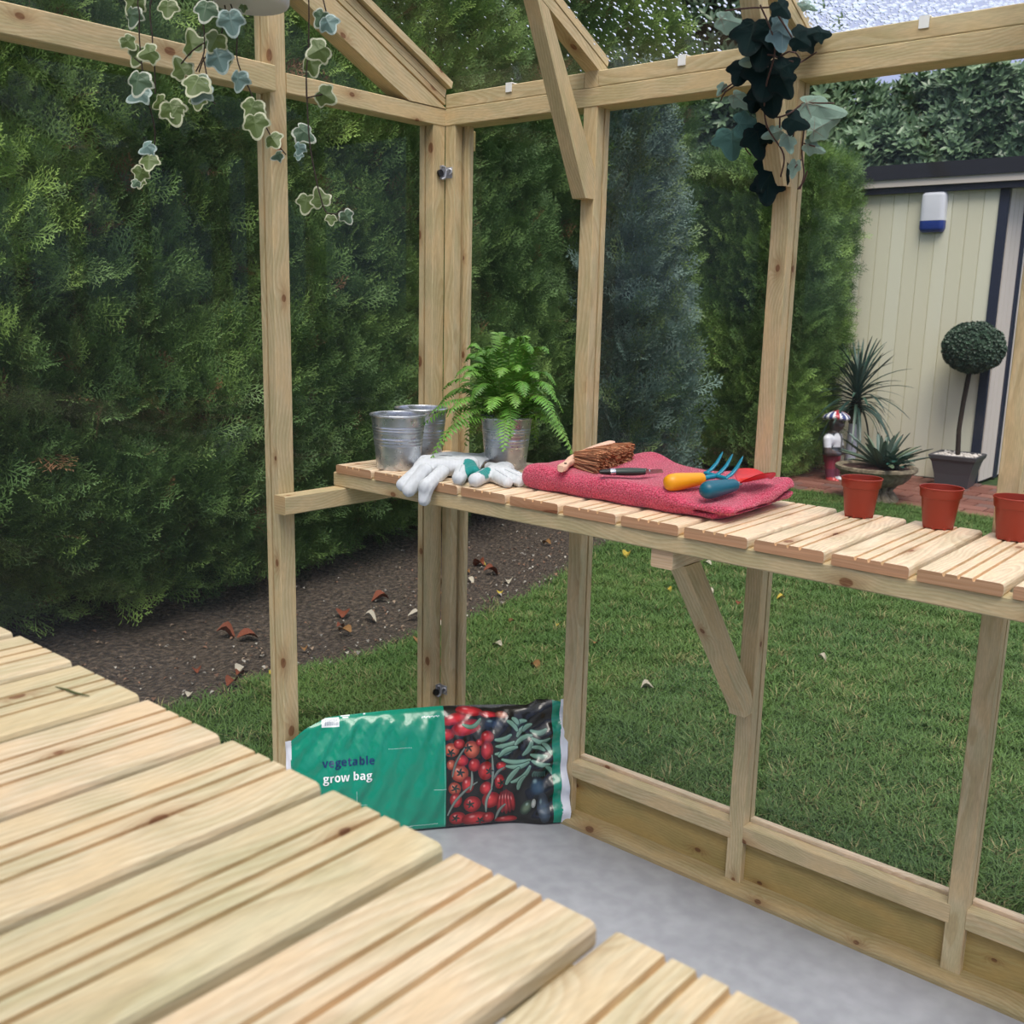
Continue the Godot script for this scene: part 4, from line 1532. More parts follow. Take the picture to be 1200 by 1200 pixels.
	for s in [-1.0, 1.0]:
		var p0: Vector3 = dirn * 0.096 + Vector3(0, -0.002, 0) + sd * 0.0009 * s
		kb.quad(p0, p0 + Vector3(0, 0.009, 0), dirn * 0.122 + Vector3(0, 0.0075, 0), dirn * 0.126 + Vector3(0, 0.001, 0), sd * s)
	kb.tube(PackedVector3Array([dirn * 0.092 + sd * 0.007 + Vector3(0, 0.005, 0), dirn * 0.092 - sd * 0.007 + Vector3(0, 0.005, 0)]), PackedFloat32Array([0.0038]), 12)
	put("blade", kb.mesh(), steel, o)

	# hand fork and trowel
	var grip := PackedVector2Array([Vector2(0.0, 0.0), Vector2(0.006, 0.0006), Vector2(0.0118, 0.004), Vector2(0.0152, 0.0105), Vector2(0.0162, 0.020), Vector2(0.0155, 0.034), Vector2(0.0138, 0.052), Vector2(0.0124, 0.068), Vector2(0.0116, 0.078), Vector2(0.0100, 0.082), Vector2(0.0, 0.083)])
	var gb := Build.new()
	gb.lathe(grip, 28)
	var grip_mesh := gb.mesh()
	var teal := plain("teal enamel", Color(0.04, 0.50, 0.60), 0.32)
	var point := func(from: Vector3, to: Vector3) -> Transform3D:
		var y := (to - from).normalized()
		var x := y.cross(Vector3.UP).normalized()
		return Transform3D(Basis(x, y, x.cross(y)), from)
	var f0 := Vector3(0.837, BENCH + 0.0555, 0.288)
	var f1 := Vector3(0.871, BENCH + 0.0600, 0.212)
	o = thing("hand_fork", "small hand fork with a yellow handle and teal prongs turned up", "garden fork", f0)
	var xf: Transform3D = point.call(f0, f1)
	put("handle", grip_mesh, plain("yellow plastic", Color(0.93, 0.62, 0.06), 0.38), o, Transform3D(xf.basis, Vector3.ZERO))
	var dd := (f1 - f0).normalized()
	var bb := Build.new()
	bb.tube(PackedVector3Array([dd * 0.080, dd * 0.098 + Vector3(0, 0.001, 0), dd * 0.112 + Vector3(0, 0.001, 0)]), PackedFloat32Array([0.0055, 0.0045, 0.0042]), 10)
	var acr := dd.cross(Vector3.UP).normalized()
	bb.tube(PackedVector3Array([dd * 0.110 - acr * 0.032 + Vector3(0, 0.002, 0), dd * 0.112 + Vector3(0, 0.0015, 0), dd * 0.110 + acr * 0.032 + Vector3(0, 0.002, 0)]), PackedFloat32Array([0.0042]), 10)
	put("neck", bb.mesh(), teal, o)
	for s in [-1.0, 0.0, 1.0]:
		bb = Build.new()
		var p: Vector3 = dd * 0.110 + acr * 0.030 * s + Vector3(0, 0.002, 0)
		bb.tube(PackedVector3Array([p, p + dd * 0.012 + Vector3(0, 0.006, 0), p + dd * 0.024 + Vector3(0, 0.017, 0), p + dd * 0.032 + Vector3(0, 0.030, 0), p + dd * 0.036 + Vector3(0, 0.037, 0)]), PackedFloat32Array([0.0045, 0.0052, 0.0048, 0.0034, 0.0012]), 10, 0.55, acr)
		put("prong", bb.mesh(), teal, o)
	var t0 := Vector3(0.916, BENCH + 0.0525, 0.292)
	var t1 := Vector3(0.934, BENCH + 0.0560, 0.206)
	o = thing("hand_trowel", "small hand trowel with a teal handle and red scoop at the towel's right end", "trowel", t0)
	xf = point.call(t0, t1)
	put("handle", grip_mesh, plain("teal plastic", Color(0.025, 0.36, 0.44), 0.36), o, Transform3D(xf.basis.scaled(Vector3(1.04, 1.0, 1.04)), Vector3.ZERO))
	dd = (t1 - t0).normalized()
	acr = dd.cross(Vector3.UP).normalized()
	bb = Build.new()
	bb.tube(PackedVector3Array([dd * 0.080, dd * 0.090, dd * 0.1]), PackedFloat32Array([0.0062, 0.0058, 0.0045]), 12)
	put("ferrule", bb.mesh(), steel, o)
	bb = Build.new()
	rows = []
	for i in 15:
		var f := i / 14.0
		var w := 0.027 * pow(smoothstep(0.0, 0.22, f), 0.7) * pow(1.0 - pow(f, 3.2), 0.55) + 0.003
		var row := PackedVector3Array()
		for s in 11:
			var g := (s - 5) / 5.0
			row.append(dd * (0.095 + 0.092 * f) + acr * g * w + Vector3(0, -0.001 + 0.016 * g * g * (w / 0.027) + 0.004 * smoothstep(0.0, 0.2, 1.0 - f) , 0))
		rows.append(row)
	bb.sheet(rows)
	var under: Array = []
	for row in rows:
		var r2 := PackedVector3Array()
		for p in row:
			r2.append(p - Vector3(0, 0.0012, 0))
		under.append(r2)
	bb.sheet(under, false, true)
	put("scoop", bb.mesh(), plain("red enamel", Color(0.80, 0.10, 0.085), 0.22), o)


	# a sliver of green leaf lying on the near bench
	bb = Build.new()
	var tw := Vector3(0.908, BENCH + 0.0014, 1.417)
	bb.tube(PackedVector3Array([Vector3(-0.022, 0, 0.004), Vector3(-0.006, 0.0005, 0.001), Vector3(0.008, 0.0008, 0.0), Vector3(0.022, 0.0002, -0.006)]), PackedFloat32Array([0.0004, 0.0011, 0.0011, 0.0004]), 6)
	tag(put("conifer_twig", bb.mesh(), plain("green twig", Color(0.25, 0.28, 0.13), 0.8), null, Transform3D(Basis.IDENTITY, tw)), "thin green conifer twig lying on a slat of the near bench", "twig")


func build_flower_pots() -> void:
	var p := PackedVector2Array([Vector2(0.0, 0.003), Vector2(0.021, 0.003), Vector2(0.0215, 0.0), Vector2(0.0245, 0.0), Vector2(0.0255, 0.003), Vector2(0.0312, 0.051), Vector2(0.0318, 0.052), Vector2(0.0334, 0.0525), Vector2(0.0340, 0.0535), Vector2(0.0355, 0.067), Vector2(0.0366, 0.0678), Vector2(0.0366, 0.0692), Vector2(0.0356, 0.0700), Vector2(0.0346, 0.0694), Vector2(0.0334, 0.054), Vector2(0.0305, 0.0515), Vector2(0.0240, 0.0045), Vector2(0.0, 0.0045)])
	var b := Build.new()
	b.lathe(p, 48)
	var pot := b.mesh()
	# the little feet between the drainage notches
	b = Build.new()
	for k in 8:
		var a := TAU * k / 8
		b.tube(PackedVector3Array([Vector3(cos(a) * 0.0225, 0.004, sin(a) * 0.0225), Vector3(cos(a) * 0.0225, -0.0016, sin(a) * 0.0225)]), PackedFloat32Array([0.0042, 0.0036]), 8)
	var feet := b.mesh()
	var terra := plain("terracotta plastic", Color(0.57, 0.185, 0.115), 0.42)
	var where := [[1.098, 0.026, "small terracotta plastic pot beside the towel, leftmost of the three"], [1.236, 0.020, "small terracotta plastic pot, middle one of the three on the bench"], [1.358, 0.024, "small terracotta plastic pot by the third post, rightmost of the three"]]
	var first: Node3D = null
	for w in where:
		var o: Node3D = null
		if first == null:
			o = thing("plant_pot", w[2], "plant pot", Vector3(w[0], BENCH + 0.0018, w[1] + 0.016), "terracotta pots on the bench")
			put("shell", pot, terra, o)
			put("foot_ring", feet, terra, o)
			first = o
		else:
			o = first.duplicate()
			o.name = numbered("plant_pot")
			add_child(o)
			o.position = Vector3(w[0], BENCH + 0.0018, w[1] + 0.016)
			o.set_meta("label", w[2])

# ---------------------------------------------------------------- the grow bag
const BAG_A := Vector3(0.392, 0.0, 0.032)
const BAG_D := Vector3(-0.60355, 0.0, 0.79732)
const BAG_W := Vector3(-0.138456, 0.984808, -0.104806)   # up the leaning front, tipped back by ten degrees

func bag_top(s: float) -> float:
	var p := [Vector2(-0.05, 0.292), Vector2(-0.01, 0.30), Vector2(0.02, 0.300), Vector2(0.045, 0.286), Vector2(0.10, 0.288), Vector2(0.165, 0.291), Vector2(0.26, 0.294), Vector2(0.38, 0.291), Vector2(0.52, 0.284), Vector2(0.57, 0.262), Vector2(0.605, 0.235)]
	for k in p.size() - 1:
		if s <= p[k + 1].x:
			return lerpf(p[k].y, p[k + 1].y, clampf((s - p[k].x) / (p[k + 1].x - p[k].x), 0, 1))
	return 0.235


func bag_point(s: float, h: float, front: float) -> Vector3:
	# s along the bag from its right-hand end, h up its face, front +1 or -1
	var n := BAG_W.cross(BAG_D).normalized()
	if n.z < 0.0:
		n = -n
	var top := bag_top(s)
	var f := clampf(h / top, 0.0, 1.0)
	var ends := smoothstep(-0.035, 0.10, s) * smoothstep(0.605, 0.50, s)
	var thick := pow(maxf(sin(PI * f), 0.0), 0.55) * (0.04 + 0.96 * ends)
	var q := BAG_A + BAG_D * s + BAG_W * h
	var out := thick * (0.034 if front > 0.0 else 0.062)
	var w := noise.get_noise_2d(s * 1500.0 + h * 600.0, h * 420.0 - s * 300.0) * 0.0052 + noise.get_noise_2d(s * 520.0 - h * 260.0, h * 300.0) * 0.008
	w += sin(s * 130.0 + h * 60.0 + 6.0 * noise.get_noise_2d(s * 200.0, h * 200.0)) * 0.0019
	w *= smoothstep(0.0, 0.12, f) * smoothstep(1.0, 0.9, f) * (1.0 if front > 0.0 else 0.4)
	# gathers at the right-hand end
	w += (1.0 - smoothstep(-0.01, 0.10, s)) * 0.006 * sin(h * 95.0 + s * 40.0)
	# both ends curl forward, clear of the walls
	q += n * (front * out + w + 0.036 * (1.0 - smoothstep(-0.04, 0.11, s)) + 0.018 * smoothstep(0.48, 0.60, s))
	q.y = maxf(q.y, 0.003)
	return q


func bag_print() -> ImageTexture:
	var w := 1056
	var h := 480
	var im := Image.create_empty(w, h, false, Image.FORMAT_RGB8)
	var green := Color(0.0, 0.545, 0.435)
	im.fill(green)
	# layout: 1600 pixels to the metre, left end of the bag at the left
	var sx := func(s: float) -> float: return (0.61 - s) * 1600.0
	var hy := func(v: float) -> float: return (0.30 - v) * 1600.0
	var pt := func(cx: float, cy: float) -> Vector2:
		var u := 500.0 + cx / 6.667
		var v := 810.0 + cy / 6.667
		var s := 0.258 - (u - 515.0) * 0.00209
		var vt := 826.0 - 0.094 * (u - 515.0)
		var vb := 962.0 - 0.05 * (u - 525.0)
		return Vector2((0.61 - s) * 1600.0, (0.30 - 0.291 * (1.0 - (v - vt) / (vb - vt))) * 1600.0)
	im.fill_rect(Rect2i(int(sx.call(0.246)), 0, int(sx.call(-0.012)) - int(sx.call(0.246)), h), Color(0.055, 0.065, 0.06))
	var blob := func(c: Vector2, rx: float, ry: float, turn: float, mid: Color, rim: Color) -> void:
		var r := int(maxf(rx, ry)) + 2
		for y in range(maxi(0, int(c.y) - r), mini(h, int(c.y) + r)):
			for x in range(maxi(int(sx.call(0.246)), int(c.x) - r), mini(int(sx.call(-0.012)), int(c.x) + r)):
				var d := Vector2(x - c.x, y - c.y).rotated(-turn)
				var e := Vector2(d.x / rx, d.y / ry).length()
				if e > 1.0:
					continue
				var hi := Vector2(d.x / rx + 0.3, d.y / ry + 0.4).length()
				var col := mid.lerp(rim, smoothstep(0.2, 1.0, e))
				col = col.lerp(Color(1, 0.86, 0.82) if mid.r > mid.g else Color(0.75, 0.88, 0.86), 0.55 * smoothstep(0.32, 0.05, hi))
				im.set_pixel(x, y, col)
	var stroke := func(a: Vector2, b: Vector2, bend: float, wd: float, c0: Color, c1: Color) -> void:
		var side := (b - a).orthogonal() * bend
		for k in 120:
			# dark outline first, then the lighter middle
			var f := (k % 60) / 59.0
			var p := a.lerp(b, f) + side * sin(PI * f)
			var r := wd * (0.35 + 0.65 * pow(sin(PI * clampf(f, 0.03, 0.97)), 0.5)) * (1.0 if k < 60 else 0.72)
			for y in range(int(p.y - r), int(p.y + r) + 1):
				for x in range(int(p.x - r), int(p.x + r) + 1):
					if x < int(sx.call(0.246)) or x >= int(sx.call(-0.012)) or y < 0 or y >= h:
						continue
					var d := Vector2(x, y).distance_to(p) / r
					if d <= 1.0:
						im.set_pixel(x, y, c1 if k < 60 else c0.darkened(0.22 * clampf((float(y) - p.y) / r, 0.0, 1.0)))
	var red := Color(0.80, 0.23, 0.24)
	var deep := Color(0.46, 0.07, 0.09)
	var orange := Color(0.80, 0.42, 0.32)
	# chillies along the top
	for q in [[220, 175, 120, 42, -0.2], [330, 120, 110, 34, 0.15], [300, 235, 120, 58, -0.15], [480, 140, 80, 26, 0.2]]:
		blob.call(pt.call(q[0], q[1]), q[2] / 2.05, q[3] / 2.05, q[4], Color(0.85, 0.20, 0.24), Color(0.50, 0.05, 0.09))
	blob.call(pt.call(510, 205), 56.0, 25.0, 0.12, Color(0.16, 0.24, 0.34), Color(0.03, 0.05, 0.07))
	stroke.call(pt.call(275, 215), pt.call(410, 175), -0.25, 9.0, Color(0.45, 0.62, 0.52), Color(0.2, 0.36, 0.28))
	blob.call(pt.call(575, 138), 24.0, 13.0, 0.1, Color(0.85, 0.55, 0.42), Color(0.5, 0.25, 0.2))
	# tomatoes
	for q in [[180, 400, 62, 52, 1], [335, 395, 62, 66, 1], [240, 355, 44, 40, 0], [240, 575, 66, 66, 1], [255, 480, 52, 44, 0], [350, 510, 46, 52, 0], [455, 300, 54, 46, 0], [452, 400, 50, 72, 0], [440, 555, 62, 74, 0], [300, 660, 48, 66, 0], [200, 690, 48, 50, 1], [175, 510, 34, 40, 1], [545, 640, 40, 58, 0], [440, 690, 50, 52, 0], [335, 812, 68, 66, 0], [210, 780, 46, 60, 0], [480, 780, 74, 66, 0], [225, 925, 66, 56, 0], [370, 935, 118, 62, 0], [460, 925, 50, 50, 0], [560, 520, 40, 34, 0], [395, 340, 30, 30, 0], [600, 945, 90, 30, 0], [150, 290, 60, 44, 0]]:
		blob.call(pt.call(q[0], q[1]), q[2] / 2.05, q[3] / 2.05, 0.0, orange if q[4] else red, Color(0.5, 0.19, 0.14) if q[4] else deep)
	for k in 5:
		blob.call(pt.call(550 + k * 24, 800), 11.0, 50.0 - absf(k - 2) * 5.0, (k - 2) * -0.08, Color(0.66, 0.17, 0.18), Color(0.36, 0.05, 0.08))
	# vines and calyxes
	for q in [[150, 900, 370, 640, 0.1], [330, 560, 320, 700, 0.05], [490, 440, 480, 700, 0.04], [485, 690, 440, 870, -0.1], [185, 600, 290, 380, 0.08], [500, 620, 580, 530, 0.1], [520, 940, 590, 820, 0.1]]:
		stroke.call(pt.call(q[0], q[1]), pt.call(q[2], q[3]), q[4], 5.5, Color(0.48, 0.53, 0.50), Color(0.22, 0.26, 0.25))
	for q in [[310, 385], [245, 570], [320, 815], [210, 925], [400, 950], [470, 560], [560, 650], [205, 690], [175, 420]]:
		for k in 5:
			var c: Vector2 = pt.call(q[0], q[1])
			stroke.call(c, c + Vector2.from_angle(k * 1.257 + q[0]) * 15.0, 0.1, 3.4, Color(0.16, 0.22, 0.20), Color(0.10, 0.14, 0.13))
	# green beans
	for q in [[520, 320, 640, 285, -0.12], [525, 370, 660, 335, -0.1], [520, 430, 650, 380, -0.1], [545, 445, 680, 370, 0.1], [570, 470, 780, 470, -0.08], [600, 520, 770, 490, -0.1], [640, 645, 780, 520, -0.12], [600, 660, 690, 530, 0.05], [680, 230, 760, 175, 0.2], [690, 290, 790, 215, 0.15], [670, 350, 800, 285, 0.1], [730, 430, 800, 320, -0.1], [800, 250, 910, 230, -0.2], [805, 305, 930, 300, -0.2], [800, 370, 900, 400, 0.1], [790, 430, 910, 440, -0.1], [800, 480, 930, 500, -0.1], [690, 700, 735, 600, 0.1], [620, 180, 690, 250, 0.1], [660, 160, 700, 200, 0.1], [880, 340, 950, 420, 0.1], [905, 520, 965, 590, 0.1], [740, 250, 800, 200, 0.1]]:
		stroke.call(pt.call(q[0], q[1]), pt.call(q[2], q[3]), q[4], 11.5, Color(0.50, 0.66, 0.58), Color(0.12, 0.24, 0.20))
	# courgette, flower and dark leaves at the lower right
	blob.call(pt.call(840, 680), 42.0, 50.0, 0.1, Color(0.19, 0.30, 0.38), Color(0.03, 0.06, 0.08))
	for k in 6:
		stroke.call(pt.call(800 + k * 20, 600), pt.call(815 + k * 16, 560), 0.1, 6.0, Color(0.28, 0.42, 0.38), Color(0.10, 0.18, 0.17))
	blob.call(pt.call(885, 850), 24.0, 62.0, -0.1, Color(0.30, 0.37, 0.43), Color(0.16, 0.20, 0.24))
	blob.call(pt.call(755, 850), 22.0, 34.0, 0.5, Color(0.42, 0.50, 0.40), Color(0.12, 0.18, 0.15))
	blob.call(pt.call(808, 815), 10.0, 20.0, 0.0, Color(0.85, 0.86, 0.82), Color(0.6, 0.62, 0.6))
	# white label with bars, dotted rules, specks of small print
	var white := Color(0.92, 0.94, 0.95)
	for k in 260:
		var a: Vector2 = Vector2(sx.call(0.531), hy.call(0.283))
		var p := a + Vector2(k % 65, int(k / 65.0) * 8)
		im.fill_rect(Rect2i(int(p.x), int(p.y), 1, 8), white)
	for k in 17:
		im.fill_rect(Rect2i(int(sx.call(0.531)) + 12 + k * 3 - k % 2, int(hy.call(0.283)) + 6, 1 + k % 2, 20), Color(0.35, 0.40, 0.47))
	blob.call(Vector2(sx.call(0.46), hy.call(0.286)), 0.0, 0.0, 0.0, white, white)
	im.fill_rect(Rect2i(int(sx.call(0.487)), int(hy.call(0.287)), 34, 6), white)
	im.fill_rect(Rect2i(int(sx.call(0.483)), int(hy.call(0.283)), 22, 4), white)
	im.fill_rect(Rect2i(int(sx.call(0.435)), int(hy.call(0.288)), 8, 4), white)
	for k in 14:
		im.fill_rect(Rect2i(int(sx.call(0.30)) + k * 5, int(hy.call(0.274)) - (k * 7) % 3, 3, 6 - (k * 5) % 3), white)
	for k in 16:
		im.fill_rect(Rect2i(int(sx.call(0.455)), int(hy.call(0.115)) + k * 4, 2, 2), white)
		im.fill_rect(Rect2i(int(sx.call(0.47)) + k * 4, int(hy.call(0.080)), 2, 2), white)
		im.fill_rect(Rect2i(int(sx.call(0.275)) + k * 3, int(hy.call(0.103)), 2, 2), white)
	for k in 110:
		im.fill_rect(Rect2i(int(sx.call(0.248)) - 2, int(hy.call(0.215)) + k * 3, 2, 1), white)
	for k in 26:
		im.fill_rect(Rect2i(int(sx.call(0.345)) + k * 5, int(hy.call(0.016)) - (k % 3), 3, 5 if k < 6 else 2), white)
	for k in 22:
		im.fill_rect(Rect2i(int(sx.call(0.38)) + k * 4, int(hy.call(0.207)), 2, 2), white)
	return ImageTexture.create_from_image(im)


func build_grow_bag() -> void:
	var o := thing("grow_bag", "green plastic grow bag printed with tomatoes and beans, leaning across the house's corner", "grow bag", BAG_A + BAG_D * 0.3)
	var off := o.position
	var film := plain("printed film", Color.WHITE, 0.24)
	film.albedo_texture = bag_print()
	film.clearcoat_enabled = true
	film.clearcoat = 0.5
	film.clearcoat_roughness = 0.12
	var b := Build.new()
	var ns := 132
	var nh := 56
	for side in [1.0, -1.0]:
		var rows: Array = []
		for j in nh + 1:
			var row := PackedVector3Array()
			for i in ns + 1:
				var s := lerpf(0.602, -0.034, float(i) / ns)
				row.append(bag_point(s, bag_top(s) * (1.0 - float(j) / nh), side) - off)
			rows.append(row)
		var start := b.t.size()
		b.sheet(rows, false, side < 0.0)
		for k in range(start, b.t.size()):
			var i := b.t[k].x
			var s := lerpf(0.602, -0.034, i)
			var hh := bag_top(s) * (1.0 - b.t[k].y)
			b.t[k] = Vector2((0.61 - s) / 0.66, (0.30 - hh) / 0.30)
	put("sack", b.mesh(), film, o)
	# heat-sealed white ends
	var white := plain("white film", Color(0.86, 0.87, 0.90), 0.4)
	for e in 2:
		b = Build.new()
		var rows: Array = []
		for j in 41:
			var f := j / 40.0
			var row := PackedVector3Array()
			for i in 5:
				var g := i / 4.0
				var s := lerpf(-0.032, -0.050 - 0.003 * sin(f * 9.0), g) if e == 0 else lerpf(0.600, 0.613, g)
				var h := bag_top(-0.01 if e == 0 else 0.60) * (1.0 - f) * (1.0 + (0.02 * g if e == 0 else 0.0))
				var p := bag_point(-0.032 if e == 0 else 0.60, h, 1.0) + BAG_D * (s - (-0.032 if e == 0 else 0.60))
				p += Vector3(0.7, 0.1, 0.7) * (0.005 * sin(f * 17.0 + g * 2.0) * g + (0.010 * g if e == 0 else 0.0))
				p.y = maxf(p.y, 0.003)
				row.append(p - off)
			rows.append(row)
		b.sheet(rows, false, false)
		var back: Array = []
		for row in rows:
			var r2 := PackedVector3Array()
			for p in row:
				r2.append(p - Vector3(0.0009, 0, 0.0009))
			back.append(r2)
		b.sheet(back, false, true)
		put("seal_strip", b.mesh(), white, o)
	# the two printed words, laid on the film
	var font := SystemFont.new()
	font.font_names = PackedStringArray(["Droid Sans"])
	font.font_weight = 600
	for line in [["vegetable", 0.532, 0.184, 0.119, Color(0.075, 0.19, 0.40)], ["grow bag", 0.531, 0.150, 0.112, Color(0.93, 0.95, 0.95)]]:
		var tm := TextMesh.new()
		tm.text = line[0]
		tm.font = font
		tm.font_size = 32
		tm.depth = 0.0
		tm.pixel_size = 0.001
		tm.horizontal_alignment = HORIZONTAL_ALIGNMENT_LEFT
		var arr := tm.get_mesh_arrays()
		var vs: PackedVector3Array = arr[Mesh.ARRAY_VERTEX]
		var ix: PackedInt32Array = arr[Mesh.ARRAY_INDEX]
		var lo := INF
		var hi := -INF
		for v in vs:
			lo = minf(lo, v.x)
			hi = maxf(hi, v.x)
		var k: float = line[3] / (hi - lo)
		var lb := Build.new()
		var base_y: float = vs[0].y
		var place := func(v: Vector3) -> Vector3:
			var s: float = line[1] - (v.x - lo) * k
			var h: float = line[2] + v.y * k
			return bag_point(s, h, 1.0) + Vector3(0.66, 0.15, 0.5).normalized() * 0.0012 - off
		for q in range(0, ix.size(), 3):
			if absf(vs[ix[q]].z) < 1e-4 or true:
				lb.flat(place.call(vs[ix[q]]), place.call(vs[ix[q + 1]]), place.call(vs[ix[q + 2]]), Vector3(0.7, 0, 0.7))
		put("lettering", lb.mesh(), plain("ink " + line[0], line[4], 0.35), o).set_meta("label", ("navy word " if line[0] == "vegetable" else "white words ") + line[0])


# ---------------------------------------------------------------- climbing plants
const FACING := Vector3(0.63, 0.20, 0.75)

func ivy_leaf(rim: Color, heart: Color, fold: float, vein: Color) -> ArrayMesh:
	# a five-lobed leaf, stalk at the origin, tip at y = 1
	var half := [Vector2(0.0, 0.05), Vector2(0.09, -0.05), Vector2(0.22, -0.10), Vector2(0.36, -0.06), Vector2(0.43, 0.05), Vector2(0.46, 0.17), Vector2(0.56, 0.28), Vector2(0.57, 0.39), Vector2(0.47, 0.46), Vector2(0.36, 0.49), Vector2(0.29, 0.57), Vector2(0.26, 0.69), Vector2(0.20, 0.83), Vector2(0.10, 0.94), Vector2(0.0, 0.98)]
	var outer: Array[Vector2] = []
	for p in half:
		outer.append(p)
	for k in range(half.size() - 2, 0, -1):
		outer.append(Vector2(-half[k].x, half[k].y))
	var c := Vector2(0, 0.34)
	var z := func(p: Vector2) -> float: return -fold * absf(p.x) + 0.12 * fold * sin(p.y * 9.0) * absf(p.x) * 2.0 - 0.22 * fold * p.y * p.y
	var at := func(p: Vector2) -> Vector3: return Vector3(p.x, p.y, z.call(p))
	var b := Build.new()
	var n := outer.size()
	for k in n:
		var p := outer[k]
		var q := outer[(k + 1) % n]
		var ip := c.lerp(p, 0.85)
		var iq := c.lerp(q, 0.85)
		b.tint = heart
		b.flat(at.call(c), at.call(ip), at.call(iq), Vector3.BACK)
		b.tint = rim
		b.quad(at.call(ip), at.call(p), at.call(q), at.call(iq), Vector3.BACK)
	b.tint = vein
	for tip in [Vector2(0, 0.9), Vector2(0.48, 0.32), Vector2(-0.48, 0.32), Vector2(0.3, 0.0), Vector2(-0.3, 0.0)]:
		var d: Vector2 = (tip - Vector2(0, 0.08)).normalized().orthogonal() * 0.014
		var m := Vector2(0, 0.08).lerp(tip, 0.5)
		var up := Vector3(0, 0, 0.012)
		b.quad(at.call(Vector2(0, 0.08) - d) + up, at.call(Vector2(0, 0.08) + d) + up, at.call(m + d * 0.7) + up, at.call(m - d * 0.7) + up, Vector3.BACK)
		b.flat(at.call(m - d * 0.7) + up, at.call(m + d * 0.7) + up, at.call(tip) + up, Vector3.BACK)
	return b.mesh()


func leaf_frame(p: Vector3, size: float, roll: float, tilt: float) -> Transform3D:
	# tip hanging down, rolled about the way it faces, faces scattered about FACING
	var n := (FACING + Vector3(rng.randf_range(-1, 1), rng.randf_range(-0.6, 0.9), rng.randf_range(-1, 1)) * tilt).normalized()
	var y := (Vector3.DOWN - n * Vector3.DOWN.dot(n)).normalized().rotated(n, -deg_to_rad(roll))
	var x := y.cross(n).normalized()
	return Transform3D(Basis(x, y, n).scaled(Vector3(size, size, size)), p - y * size * 0.45)


func smooth_path(p: Array) -> PackedVector3Array:
	var c := Curve3D.new()
	for k in p.size():
		var t: Vector3 = (p[mini(k + 1, p.size() - 1)] - p[maxi(k - 1, 0)]) / 6.0
		c.add_point(p[k], -t, t)
	c.bake_interval = 0.012
	return c.get_baked_points()


